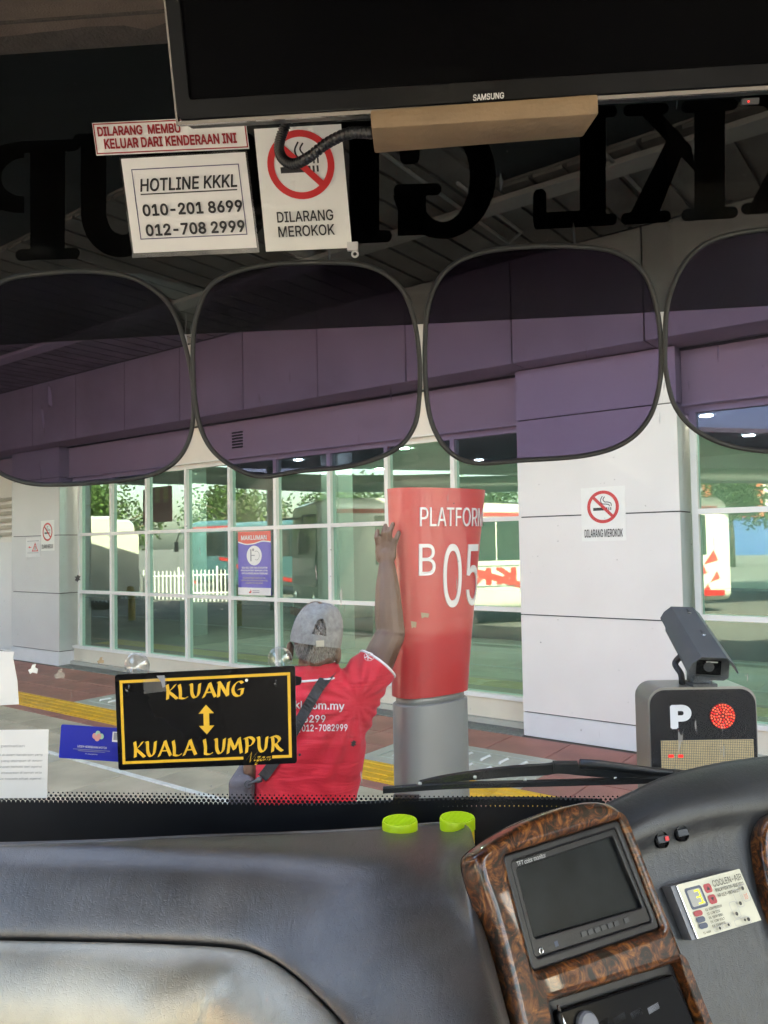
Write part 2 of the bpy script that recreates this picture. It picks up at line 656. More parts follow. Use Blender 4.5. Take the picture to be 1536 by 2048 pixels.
M['soffit'] = mat('soffit_board', (0.5, 0.47, 0.46), 0.6, var=0.05)
M['joint'] = mat('joint_seal', (0.05, 0.05, 0.055), 0.7, var=0.1)
M['alu'] = mat('white_aluminium', (0.80, 0.79, 0.77), 0.3, var=0.03)
M['alu_side'] = mat('brushed_aluminium', (0.55, 0.60, 0.60), 0.32, metal=0.5, var=0.04)
M['plinth'] = mat('cream_plinth', (0.70, 0.64, 0.53), 0.6, var=0.06, vscale=3, bump=0.1)
M['granite'] = mat('grey_granite', (0.2, 0.2, 0.19), 0.75, var=0.4, vscale=60, bump=0.2)
M['fascia'] = mat('cream_fascia', (0.78, 0.72, 0.66), 0.5, var=0.04, vscale=2)
M['glass'] = film('green_window_glass', (0.35, 0.66, 0.58), gloss=0.15, rough=0.012, gtint=(0.70, 0.90, 0.82), fres=1.5)
M['red_tile'] = mat('red_paver', (0.42, 0.16, 0.125), 0.6, var=0.22, vscale=2.2, bump=0.15, bscale=200)
M['grey_tile'] = mat('grey_paver', (0.53, 0.445, 0.325), 0.65, var=0.22, vscale=2.0, bump=0.15, bscale=200)
M['beige_tile'] = mat('beige_paver', (0.54, 0.49, 0.38), 0.65, var=0.2, vscale=2.5, bump=0.15, bscale=200)
M['light_tile'] = mat('pale_grey_paver', (0.52, 0.485, 0.42), 0.65, var=0.15, vscale=2.0, bump=0.1, bscale=200)
M['grout'] = mat('grout', (0.17, 0.13, 0.11), 0.9, var=0.2)
M['yellow_tac'] = mat('yellow_tactile', (0.88, 0.46, 0.02), 0.55, var=0.15, vscale=4, bump=0.1)
M['white_paint'] = mat('worn_white_paint', (0.75, 0.73, 0.68), 0.7, var=0.15, vscale=12)
M['asphalt'] = mat('asphalt', (0.11, 0.105, 0.098), 0.9, var=0.25, vscale=5, bump=0.3, bscale=150)
M['kerb'] = mat('kerb_concrete', (0.4, 0.39, 0.36), 0.8, var=0.15, bump=0.2)
M['steel'] = mat('stainless_steel', (0.6, 0.6, 0.58), 0.3, metal=0.9, var=0.08, vscale=12)
M['post'] = mat('grey_post_paint', (0.30, 0.305, 0.295), 0.42, metal=0.35, var=0.06, vscale=5)
M['sign_red'] = mat('red_sign_paint', (0.52, 0.036, 0.036), 0.32, var=0.06, vscale=3, coat=0.3)
M['sign_letter'] = mat('brushed_letter', (0.72, 0.70, 0.66), 0.4, metal=0.2, var=0.05)
M['tape'] = mat('brown_tape', (0.42, 0.30, 0.18), 0.5, var=0.15, vscale=40)
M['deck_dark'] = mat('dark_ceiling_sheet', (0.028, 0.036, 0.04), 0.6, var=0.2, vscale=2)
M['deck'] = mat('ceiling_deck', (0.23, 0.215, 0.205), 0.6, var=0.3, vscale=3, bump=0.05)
M['groove'] = mat('ceiling_groove', (0.03, 0.03, 0.03), 0.8, var=0.1)
M['duct'] = mat('silver_duct', (0.62, 0.63, 0.60), 0.35, metal=0.6, var=0.08)
M['int_wall'] = mat('hall_wall', (0.50, 0.62, 0.57), 0.7, var=0.1, vscale=0.8)
M['int_floor'] = mat('hall_floor', (0.45, 0.45, 0.40), 0.25, var=0.15, vscale=0.7)
M['int_dark'] = mat('hall_furniture', (0.06, 0.09, 0.09), 0.5, var=0.2)
M['lamp'] = mat('hall_downlight', (0.9, 0.9, 0.85), 0.5, var=0, emit=(1, 0.96, 0.88), estr=36.0)
M['paper'] = mat('white_paper', (0.80, 0.785, 0.785), 0.55, var=0.03, vscale=10)
M['sticker'] = mat('white_sticker', (0.80, 0.79, 0.77), 0.35, var=0.03, vscale=10, bump=0.25, bscale=30)
M['ink'] = mat('black_ink', (0.015, 0.014, 0.018), 0.5, var=0)
M['ink_blue'] = mat('navy_ink', (0.03, 0.025, 0.12), 0.5, var=0)
M['ink_red'] = mat('red_ink', (0.60, 0.025, 0.03), 0.45, var=0)
M['ink_dred'] = mat('dark_red_ink', (0.33, 0.012, 0.02), 0.45, var=0)
M['ink_grey'] = mat('grey_ink', (0.3, 0.3, 0.33), 0.5, var=0)
M['poster_red'] = mat('poster_red', (0.75, 0.08, 0.06), 0.45, var=0.03)
M['poster_blue'] = mat('poster_blue', (0.10, 0.085, 0.50), 0.45, var=0.03)
M['card_blue'] = mat('blue_card', (0.008, 0.02, 0.38), 0.35, var=0.03)
M['black_gloss'] = mat('glossy_black_board', (0.004, 0.004, 0.005), 0.12, var=0.1, spec=0.15)
M['gold'] = mat('gold_yellow_vinyl', (0.80, 0.46, 0.03), 0.45, var=0.05, vscale=20)
M['blk_plastic'] = mat('black_plastic', (0.012, 0.012, 0.014), 0.38, var=0.2, vscale=30, bump=0.05, bscale=400)
M['blk_rubber'] = mat('black_rubber', (0.012, 0.013, 0.015), 0.6, var=0.2, vscale=30)
M['blk_screen'] = mat('dark_screen', (0.012, 0.015, 0.016), 0.3, var=0.5, vscale=14, spec=0.2)
M['tv_screen'] = mat('tv_glass', (0.001, 0.001, 0.0015), 0.16, var=0, spec=0.02)
M['tv_frame'] = mat('tv_gloss_black', (0.006, 0.006, 0.007), 0.12, var=0, spec=0.10)
M['tv_rim'] = mat('tv_clear_rim', (0.16, 0.13, 0.11), 0.25, var=0.1, coat=0.5)
M['tan'] = mat('tan_fibreboard', (0.21, 0.135, 0.075), 0.7, var=0.14, vscale=14, bump=0.15, bscale=120)
M['leather'] = leather('black_leatherette', (0.135, 0.124, 0.120), 0.32, 0.6)
M['leather_t'] = leather('taupe_leatherette', (0.42, 0.375, 0.30), 0.34, 0.5)
M['leather_d'] = leather('dark_leatherette', (0.035, 0.038, 0.042), 0.38, 0.4)
M['burl'] = burl('burl_wood_trim')
M['ws'] = film('windscreen_glass', (0.94, 0.96, 0.94), gloss=0.0, rough=0.005, fres=1.18, dirt=0.35)
M['tint'] = film('dark_tint_film', (0.12, 0.128, 0.132), gloss=0.0, rough=0.02, fres=1.1)
M['purple'] = film('purple_visor_film', (0.195, 0.150, 0.268), gloss=0.001, rough=0.22, gtint=(0.95, 0.92, 1.0), fres=1.07)
M['clear'] = film('clear_pvc', (0.93, 0.93, 0.93), gloss=0.06, rough=0.05, fres=1.5)
M['side_glass'] = film('bus_side_glass', (0.88, 0.92, 0.90), gloss=0.0, fres=1.45)
M['frit'] = mat('black_frit', (0.008, 0.009, 0.012), 0.35, var=0.2, vscale=20)
M['vinyl'] = mat('black_vinyl_letter', (0.004, 0.005, 0.009), 0.6, var=0.1, spec=0.2)
M['visor_edge'] = mat('visor_binding', (0.018, 0.018, 0.018), 0.6, var=0.15, vscale=50)
M['liner'] = mat('headliner_cloth', (0.115, 0.085, 0.068), 0.9, var=0.2, vscale=18, bump=0.3, bscale=300)
M['liner_d'] = mat('dark_foam', (0.05, 0.04, 0.036), 0.9, var=0.25, vscale=30, bump=0.4, bscale=150)
M['bus_in'] = mat('bus_inner_panel', (0.62, 0.60, 0.57), 0.7, var=0.1)
M['bus_ceil'] = mat('bus_ceiling_panel', (0.72, 0.70, 0.67), 0.7, var=0.05)
M['lime'] = mat('lime_plastic_cap', (0.58, 0.82, 0.02), 0.4, var=0.03)
M['yellow_jar'] = mat('yellow_jar', (0.85, 0.62, 0.04), 0.35, var=0.03)
M['chrome'] = mat('chrome', (0.7, 0.7, 0.7), 0.12, metal=1.0, var=0.05)
M['ctrl'] = mat('silver_beige_plate', (0.46, 0.45, 0.37), 0.42, metal=0.25, var=0.06, vscale=25)
M['ctrl_side'] = mat('grey_casing', (0.17, 0.18, 0.21), 0.45, var=0.1)
M['lcd'] = mat('lcd_grey', (0.30, 0.30, 0.29), 0.3, var=0.05)
M['btn_red'] = mat('red_button', (0.38, 0.035, 0.045), 0.45, var=0.08)
M['btn_dark'] = mat('dark_button', (0.045, 0.047, 0.052), 0.35, var=0.1)
M['lamp_base'] = mat('dark_red_lens', (0.12, 0.006, 0.006), 0.3, var=0)
M['btn_navy'] = mat('navy_button', (0.05, 0.065, 0.11), 0.45, var=0.08)
M['led_y'] = mat('yellow_green_led', (0.7, 0.9, 0.0), 0.4, var=0, emit=(0.75, 1.0, 0.0), estr=0.12)
M['led_r'] = mat('red_led', (0.9, 0.02, 0.02), 0.4, var=0, emit=(1.0, 0.012, 0.012), estr=0.10)
M['led_rc'] = mat('red_led_core', (0.9, 0.08, 0.05), 0.4, var=0, emit=(1.0, 0.11, 0.05), estr=0.16)
M['matrix'] = mat('led_matrix_cell', (0.60, 0.43, 0.21), 0.5, var=0.1, vscale=30)
M['cctv'] = mat('dark_grey_casing', (0.075, 0.08, 0.085), 0.5, var=0.15, vscale=14, bump=0.05)
M['kiosk'] = mat('bronze_grey_casing', (0.27, 0.255, 0.235), 0.32, metal=0.5, var=0.08)
M['kiosk_face'] = mat('kiosk_black_face', (0.016, 0.016, 0.017), 0.03, var=0, spec=0.35)
M['shirt'] = None
M['shirt_trim'] = mat('white_rib', (0.78, 0.76, 0.77), 0.8, var=0.04)
M['skin'] = mat('brown_skin', (0.100, 0.041, 0.022), 0.5, var=0.16, vscale=25, bump=0.06, bscale=140)
M['cap'] = mat('grey_cap_cloth', (0.20, 0.20, 0.196), 0.9, var=0.22, vscale=70, bump=0.5, bscale=22)
M['hair_g'] = mat('grey_hair', (0.28, 0.265, 0.25), 0.6, var=0.3, vscale=60)
M['hair_d'] = mat('dark_hair', (0.03, 0.026, 0.024), 0.6, var=0.3, vscale=60)
M['strap'] = mat('black_webbing', (0.025, 0.026, 0.028), 0.8, var=0.15, vscale=60, bump=0.3, bscale=300)
M['bag'] = mat('grey_bag_cloth', (0.12, 0.11, 0.12), 0.85, var=0.15, vscale=20, bump=0.4, bscale=40)
M['trouser'] = mat('dark_trousers', (0.03, 0.03, 0.035), 0.85, var=0.1)
M['shoe'] = mat('black_shoe', (0.015, 0.015, 0.015), 0.5, var=0.1)
M['coach_w'] = mat('cream_coach_paint', (0.66, 0.64, 0.55), 0.25, var=0.02, coat=0.5)
M['coach_r'] = mat('red_coach_paint', (0.55, 0.02, 0.02), 0.25, var=0.02, coat=0.5)
M['coach_t'] = mat('teal_coach_paint', (0.05, 0.14, 0.16), 0.25, var=0.02, coat=0.5)
M['coach_glass'] = mat('coach_window_glass', (0.012, 0.02, 0.02), 0.06, var=0, spec=0.8)
M['tyre'] = mat('tyre_rubber', (0.02, 0.02, 0.02), 0.8, var=0.1)
M['bark'] = mat('bark', (0.12, 0.09, 0.06), 0.9, var=0.3, vscale=12, bump=0.5, bscale=30)
M['leaf'] = mat('leaf', (0.045, 0.10, 0.022), 0.6, c2=(0.10, 0.17, 0.035), vscale=1.2)
M['fence'] = mat('white_fence_paint', (0.8, 0.8, 0.78), 0.5, var=0.04)
M['bollard_y'] = mat('yellow_bollard', (0.62, 0.42, 0.03), 0.5, var=0.1)
for k in ('led_y', 'led_r', 'led_rc'):
    M[k].cycles.emission_sampling = 'NONE'

# ================================================================== THE SETTING
ROAD_Z = -0.16
struct(mk('ground', [(-900, -900, ROAD_Z), (900, -900, ROAD_Z), (900, 900, ROAD_Z), (-900, 900, ROAD_Z)], [(0, 1, 2, 3)], M['asphalt']))
# raised platform in front of the hall
DK = 1.62                                       # kerb face
pave = struct(mk('pavement', *wbox(-14, 26, DK + 0.15, 7.3, ROAD_Z - 0.05, -0.012), M['grout']))
v, f = wbox(-14, 26, DK, DK + 0.15, ROAD_Z - 0.05, 0.0)
struct(mk('kerb', v, f, M['kerb']))
rows_D = [(6.285, 6.86, 'red_tile'), (5.84, 6.28, 'red_tile'), (5.405, 5.835, 'red_tile'), (4.80, 4.945, 'red_tile'),
          (4.40, 4.795, 'grey_tile'), (3.98, 4.395, 'grey_tile'), (3.30, 3.92, 'grey_tile'), (2.68, 3.295, 'grey_tile'), (2.06, 2.675, 'grey_tile')]
tile_mesh = {}
def tile(s0, s1, D0, D1, mname, parent=pave, lift=0.0):
    g = 0.004
    key = (round(s1 - s0, 3), round(D1 - D0, 3), mname)
    if key not in tile_mesh:
        hs, hd = (s1 - s0) / 2 - g, (D1 - D0) / 2 - g
        b = 0.004
        V = []
        for (k, z) in ((0, -0.02), (0, -b), (b, 0)):
            V += [(-hs + k, -hd + k, z), (hs - k, -hd + k, z), (hs - k, hd - k, z), (-hs + k, hd - k, z)]
        Fc = []
        for r in range(2):
            for i in range(4):
                Fc.append((r * 4 + i, r * 4 + (i + 1) % 4, r * 4 + 4 + (i + 1) % 4, r * 4 + 4 + i))
        Fc.append((8, 9, 10, 11))
        me = bpy.data.meshes.new('paving_tile')
        me.from_pydata(V, [], Fc)
        me.materials.append(M[mname])
        tile_mesh[key] = me
    o = bpy.data.objects.new('paving_tile', tile_mesh[key])
    col.objects.link(o)
    o.parent = parent
    o.location = wpt((s0 + s1) / 2, (D0 + D1) / 2, lift + random.uniform(-0.0012, 0.0012)) - OFF[parent.name]
    o.rotation_euler = (0, 0, math.atan2(WD.y, WD.x))
    return o
PL = [(2.80, 4.40), (7.30, 8.94)]               # pale metal-framed cover slabs set in the red band
for D0, D1, mn in rows_D:
    w = 0.6 if D0 > 3.9 else 0.9
    s = -0.6
    k = 0
    smax = 14.4 if D0 > 4.7 else 11.4
    while s < smax:
        a, b = s, s + w
        if D0 > 5.38 and D0 < 6.2 and any(a < q1 - 0.02 and b > q0 + 0.02 for q0, q1 in PL):
            for q0, q1 in PL:
                if a < q1 and b > q0:
                    if q0 - a > 0.03:
                        tile(a, q0, D0, D1, mn)
                    if b - q1 > 0.03:
                        tile(q1, b, D0, D1, mn)
        else:
            m2 = mn
            if mn == 'grey_tile' and D0 < 3.95:
                m2 = random.choice(['grey_tile', 'grey_tile', 'beige_tile', 'light_tile'])
                if D0 > 3.0 and 3.9 < s < 4.7:
                    m2 = 'red_tile'
            tile(a, b, D0, D1, m2)
        s += w
        k += 1
# tactile guide strip: yellow tiles with raised bars
def tac_mesh():
    geos = []
    def bx(x0, x1, y0, y1, z0, z1, b=0.0):
        return box8([Vector(p) for p in ((x0, y0, z0), (x1, y0, z0), (x1, y1, z0), (x0, y1, z0), (x0 + b, y0 + b, z1), (x1 - b, y0 + b, z1), (x1 - b, y1 - b, z1), (x0 + b, y1 - b, z1))])
    geos.append(bx(-0.222, 0.222, -0.222, 0.222, -0.02, 0.0))
    for i in range(4):
        y = -0.165 + i * 0.11
        geos.append(bx(-0.21, 0.21, y - 0.019, y + 0.019, 0.0, 0.006, 0.005))
    v, f = join(*geos)
    me = bpy.data.meshes.new('tactile_tile')
    me.from_pydata([tuple(p) for p in v], [], f)
    me.materials.append(M['yellow_tac'])
    return me
tm = tac_mesh()
for i in range(34):
    o = bpy.data.objects.new('tactile_tile', tm)
    col.objects.link(o)
    o.parent = pave
    o.location = wpt(-0.9 + i * 0.45, 5.175, 0.001) - OFF[pave.name]
    o.rotation_euler = (0, 0, math.atan2(WD.y, WD.x))
# painted line along the bay edge
struct(mk('painted_line', *wbox(-1, 11.4, 3.925, 3.972, -0.015, 0.0035), M['white_paint']))

# ------------------------------------------------------------------ cover slabs with lifting slots
def drain(q0, q1, label):
    t = empty('drain_cover', wpt((q0 + q1) / 2, 5.84, 0), label, 'drain cover', 'cover slabs in the red paving')
    mk('slab', *wbox(q0 + 0.004, q1 - 0.004, 5.41, 6.275, -0.02, 0.002), M['light_tile'], t)
    mk('frame', *join(wbox(q0 + 0.12, q1 - 0.12, 5.53, 5.545, 0, 0.005), wbox(q0 + 0.12, q1 - 0.12, 6.14, 6.155, 0, 0.005),
                      wbox(q0 + 0.12, q0 + 0.135, 5.546, 6.139, 0, 0.005), wbox(q1 - 0.135, q1 - 0.12, 5.546, 6.139, 0, 0.005),
                      wbox(q0 + 0.136, q1 - 0.136, 5.835, 5.845, 0, 0.005)), M['steel'], t)
    for r_ in range(2):
        for i in range(7):
            s_ = q0 + 0.26 + i * (q1 - q0 - 0.52) / 6
            D_ = 5.60 + r_ * 0.30
            v, f = tube([wpt(s_, D_, 0.002), wpt(s_, D_ + 0.012, 0.014), wpt(s_, D_ + 0.15, 0.014), wpt(s_, D_ + 0.165, 0.002)], 0.012, 6)
            mk('slot_rib', v, f, M['alu'], t, smooth=True)
drain(*PL[0], 'pale slotted cover slab beside the grey platform post')
drain(*PL[1], 'pale slotted cover slab left of the black destination board')

# ------------------------------------------------------------------ station building
bld = empty('station_building', wpt(7, 8, 0), 'pale station building with green tinted glass front and white pillars', 'building')
S_L, S_R = 32.0, -14.0  # right end extended out of view to block the sun
# shell behind the glass: floor slab, back wall, ceiling, side walls and the sun-blocking storey above
mk('hall_floor', *wbox(S_R, S_L, 7.12, 17, -0.06, 0.06), M['int_floor'], bld)
mk('back_wall', *wbox(S_R, S_L, 17.0, 17.3, 0.06, 4.2), M['int_wall'], bld)
mk('hall_ceiling', *wbox(S_R, S_L, 7.12, 17, 3.62, 3.75), M['int_wall'], bld)
mk('end_wall', *wbox(S_L, S_L + 0.2, 6.8, 17.3, 0, 12.0), M['panel_up'], bld)
mk('end_wall', *wbox(S_R - 0.2, S_R, 6.8, 17.3, 0, 12.0), M['panel_up'], bld)
mk('shading_storey', *wbox(S_R, S_L, 6.66, 17.2, 4.66, 12.0), M['panel_up'], bld)  # unseen storey added, its height set to keep the sun off the platform
for i, s_ in enumerate((-3.0, 1.0, 5.0, 9.0, 13.0)):
    mk('hall_column', *wbox(s_ - 0.2, s_ + 0.2, 10.4, 10.8, 0.061, 3.619), M['alu_side'], bld)
for i, (s_, D_, w_, h_) in enumerate(((3.2, 12.5, 1.8, 1.1), (7.4, 13.0, 2.6, 1.0), (10.3, 11.6, 1.5, 0.75), (0.0, 12.0, 1.6, 1.3))):
    mk('counter', *wbox(s_ - w_ / 2, s_ + w_ / 2, D_, D_ + 0.7, 0.061, h_), M['int_dark'], bld)
for s_ in (0.2, 2.8, 5.4, 8.0, 10.6):
    for D_ in (8.7, 11.3, 14.0):
        v, f = lathe([(0.09, 0.0), (0.09, -0.012), (0.07, -0.016)], wpt(s_, D_, 3.62), EX, EY, EZ, 14)
        mk('downlight', v, f, M['lamp'], bld)
# pillars faced in panels
def pillar(s0, s1, mface, mside):
    core = mk('pillar', *wbox(s0 + 0.02, s1 - 0.02, 6.945, 7.33, 0, 3.609), M['joint'], bld)
    zs = [0.0, 0.23, 1.18, 2.14, 3.10, 3.605]
    for i in range(5):
        a, b = zs[i] + (0.006 if i else 0.0), zs[i + 1] - 0.006
        o = mk('panel', *wbox(s0, s1, 6.925, 6.944, a, b), M['panel_base'] if i == 0 else M[mface], core)
        for (e0, e1) in ((s0 + 0.001, s0 + 0.019), (s1 - 0.019, s1 - 0.001)):
            mk('side_panel', *wbox(e0, e1, 6.945, 7.30, a, b), M['panel_base'] if i == 0 else M[mside], core)
pillar(1.965, 3.52, 'white', 'alu_side')
pillar(11.88, 13.405, 'panel_l', 'alu_side')
pillar(-6.0, -4.6, 'white', 'alu_side')
mk('side_wall', *wbox(S_R, -6.01, 7.0, 7.4, 0, 3.61), M['panel_l'], bld)
# glazed bays
def bay(mull, s0, s1):
    fr = mk('window_wall', *join(wbox(s0, s1, 7.17, 7.30, 3.03, 3.10), wbox(s0, s1, 7.15, 7.30, 0.27, 0.315)), M['alu'], bld)
    mk('plinth', *wbox(s0, s1, 7.19, 7.35, 0.0, 0.269), M['plinth'], bld)
    mk('granite_step', *wbox(s0, s1, 6.872, 7.189, -0.02, 0.006), M['granite'], bld)
    mk('window_fascia', *wbox(s0, s1, 7.10, 7.40, 3.101, 3.612), M['fascia'], bld)
    mk('shadow_strip', *wbox(s0, s1, 7.07, 7.099, 3.585, 3.606), M['joint'], bld)  # solid dark strip drawn as the shade line over the fascia
    mk('drip_edge', *wbox(s0, s1, 7.06, 7.169, 3.085, 3.10), M['alu'], bld)
    zz = [0.3151, 1.2, 2.14, 3.0299]
    for x in mull:
        mk('mullion', *wbox(x - 0.027, x + 0.027, 7.165, 7.27, 0.3151, 3.0299), M['alu'], fr)
    for z in zz[1:3]:
        for a, b in zip(mull[:-1], mull[1:]):
            mk('transom', *wbox(a + 0.0271, b - 0.0271, 7.168, 7.265, z - 0.024, z + 0.024), M['alu'], fr)
    for a, b in zip(mull[:-1], mull[1:]):
        for k in range(3):
            z0, z1 = zz[k] + (0.0241 if k else 0), zz[k + 1] - (0.0241 if k < 2 else 0)
            j = [random.uniform(-0.0022, 0.0022) for _ in range(4)]
            D_ = 7.215
            mk('pane', [wpt(b - 0.0272, D_ + j[0], z0), wpt(a + 0.0272, D_ + j[1], z0), wpt(a + 0.0272, D_ + j[2], z1), wpt(b - 0.0272, D_ + j[0] + j[2] - j[1], z1)],
               [(0, 1, 2, 3)], M['glass'], fr)
ml = [11.70, 10.80, 9.88, 8.955, 8.03, 7.15, 6.22, 5.335, 4.43, 3.55]
bay(ml, 3.522, 11.878)
mr_ = [1.90, 0.97, 0.05, -0.87, -1.79, -2.71, -3.63, -4.55]
bay(mr_, -4.598, 1.963)
# service wall with louvres beyond the left pillar
lw = mk('service_wall', *wbox(13.407, S_L, 7.2, 7.5, 0, 2.05), M['white'], bld)
mk('service_wall', *wbox(13.407, S_L, 7.25, 7.5, 2.05, 3.61), M['fascia'], bld)
for i in range(6):
    z = 2.16 + i * 0.13
    mk('louvre_blade', *box8([wpt(13.41, 7.19, z), wpt(30, 7.19, z), wpt(30, 7.245, z + 0.06), wpt(13.41, 7.245, z + 0.06),
                              wpt(13.41, 7.17, z + 0.012), wpt(30, 7.17, z + 0.012), wpt(30, 7.245, z + 0.078), wpt(13.41, 7.245, z + 0.078)]), M['plinth'], lw)
# fascia band of panels above, with its soffit
fb = mk('upper_fascia', *wbox(S_R, S_L, 6.66, 7.4, 3.64, 4.655), M['joint'], bld)
js = [2.13 - 1.25 * k for k in range(12, 0, -1)] + [2.13, 3.40, 4.65, 5.90, 7.15, 8.39, 9.64, 10.90, 12.17, 13.42, 14.67, 15.9, 17.2, 18.45, 19.7, 20.95, 22.2, 23.45, 24.7, 25.95, 27.2]
for a, b in zip(js[:-1], js[1:]):
    mk('fascia_panel', *wbox(a + 0.008, b - 0.008, 6.63, 6.659, 3.615, 4.61), M['panel_up'], fb)
    mk('soffit_panel', *wbox(a + 0.008, b - 0.008, 6.661, 7.06, 3.613, 3.639), M['soffit'], fb)
# ventilation grille on the cream fascia
gp = Plane(wpt(7.5, 7.095, 3.3), -WN)
g0 = gp.at(475, 868); s_g = g0.dot(WD); z_g = g0.z
vg = mk('ventilation_grille', *join(*[wbox(s_g - 0.10, s_g + 0.10, 7.085, 7.099, z_g - 0.19 + i * 0.04, z_g - 0.168 + i * 0.04) for i in range(6)]), M['joint'], bld)

# ------------------------------------------------------------------ canopy over the platform
can = empty('platform_canopy', wpt(5, 3, 0), 'dark ribbed metal canopy ceiling over the platform', 'canopy')
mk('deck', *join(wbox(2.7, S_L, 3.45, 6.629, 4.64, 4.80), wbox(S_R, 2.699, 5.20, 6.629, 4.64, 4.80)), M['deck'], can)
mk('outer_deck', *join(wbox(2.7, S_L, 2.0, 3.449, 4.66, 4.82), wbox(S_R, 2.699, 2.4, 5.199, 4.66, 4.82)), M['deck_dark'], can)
s = -4.0
i = 0
while s < 17.5:
    mk('ceiling_plank', *wbox(s + 0.02, s + 0.25, 3.46 if s > 2.69 else 5.21, 6.60, 4.612, 4.6395), M['deck'], can)
    s += 0.27
for D_ in (5.32,):
    v, f = join(wbox(S_R, S_L, D_ - 0.10, D_ + 0.10, 4.52, 4.535), wbox(S_R, S_L, D_ - 0.012, D_ + 0.012, 4.535, 4.605))
    mk('beam', v, f, M['panel_up'], can)
for a, b in (((1.9, 2.9, 4.58), (1.87, 6.6, 4.58)), ((3.02, 2.9, 4.58), (3.16, 6.15, 4.58))):
    v, f = tube([wpt(*a), wpt(*b)], 0.014, 8)
    mk('conduit', v, f, M['panel_l'], can, smooth=True)
v, f = tube([wpt(3.16, 6.15, 4.58), wpt(2.98, 6.05, 4.60), wpt(2.93, 4.9, 4.6)], 0.014, 8)
mk('conduit', v, f, M['panel_l'], can, smooth=True)
for s_ in (-5.5, 22.0):
    for D_ in (3.0,):
        v, f = tube([wpt(s_, D_, ROAD_Z), wpt(s_, D_, 4.64)], 0.16, 16)
        mk('canopy_post', v, f, M['post'], can, smooth=True)

# ================================================================== THINGS SEEN MIRRORED IN THE GLASS (they stand left of and behind the bus)
def serif_glyph(ch):
    """Heavy slab letters, unit cap height: list of polygons."""
    W = {'K': 1.0, 'L': 0.86, 'G': 0.96, 'R': 0.98, 'O': 1.0, 'U': 0.98, 'P': 0.88}[ch]
    st = 0.27
    def slab(x, y0, y1, hw=0.21, h=0.085):
        return rrect(x - hw, x + hw, y0, y1, h * 0.8, 4)
    stem = lambda x: rect(x - st / 2, x + st / 2, 0.03, 0.97)
    o = []
    if ch in 'KLRP':
        o += [stem(0.24), slab(0.24, 0, 0.1, 0.25), slab(0.24, 0.9, 1.0, 0.25)]
    if ch == 'K':
        o += [[(0.36, 0.40), (0.40, 0.62), (0.72, 0.97), (0.90, 0.97)], [(0.46, 0.60), (0.62, 0.68), (0.96, 0.05), (0.70, 0.05)], slab(0.80, 0, 0.1, 0.22), slab(0.80, 0.9, 1.0, 0.2)]
    if ch == 'L':
        o += [rrect(0.1, 0.85, 0, 0.14, 0.04), rrect(0.72, 0.86, 0.02, 0.34, 0.06)]
    if ch in 'RP':
        A = arc(0.42, 0.70, 0.42, 90, -90, 16, 0.30)
        B = arc(0.42, 0.70, 0.18, -90, 90, 16, 0.16)
        o += [A + B]
    if ch == 'R':
        o += [[(0.40, 0.48), (0.62, 0.48), (0.98, 0.02), (0.70, 0.02)], slab(0.86, 0, 0.1, 0.14)]
    if ch == 'O':
        o += [('hole', arc(0.5, 0.5, 0.5, 0, 360, 36), arc(0.5, 0.5, 0.24, 0, 360, 36, 0.36))]
    if ch == 'G':
        o += [arc(0.5, 0.5, 0.48, 55, 345, 30, 0.5) + arc(0.5, 0.5, 0.24, 345, 55, 30, 0.36), rect(0.66, 0.92, 0.04, 0.42), slab(0.74, 0.36, 0.46, 0.22), rrect(0.72, 0.9, 0.62, 0.94, 0.06)]
    if ch == 'U':
        o += [arc(0.49, 0.38, 0.40, 180, 360, 24, 0.38) + arc(0.49, 0.38, 0.15, 360, 180, 24, 0.2), rect(0.09, 0.34, 0.36, 0.96), rect(0.64, 0.89, 0.36, 0.96), slab(0.215, 0.9, 1.0, 0.22), slab(0.765, 0.9, 1.0, 0.2)]
    geos = []
    for k, p in enumerate(o):
        if p[0] == 'hole':
            g = fill2d([p[1], p[2]])
        else:
            g = fill2d([p])
        geos.append(([v + Vector((0, 0, 0.0004 * k)) for v in g[0]], g[1]))
    return join(*geos), W
def word_serif(txt, gap=0.10):
    x = 0
    geos = []
    for ch in txt:
        if ch == ' ':
            x += 0.5
            continue
        g, w = serif_glyph(ch)
        geos.append(([v + Vector((x, 0, 0)) for v in g[0]], g[1]))
        x += w + gap
    return join(*geos)

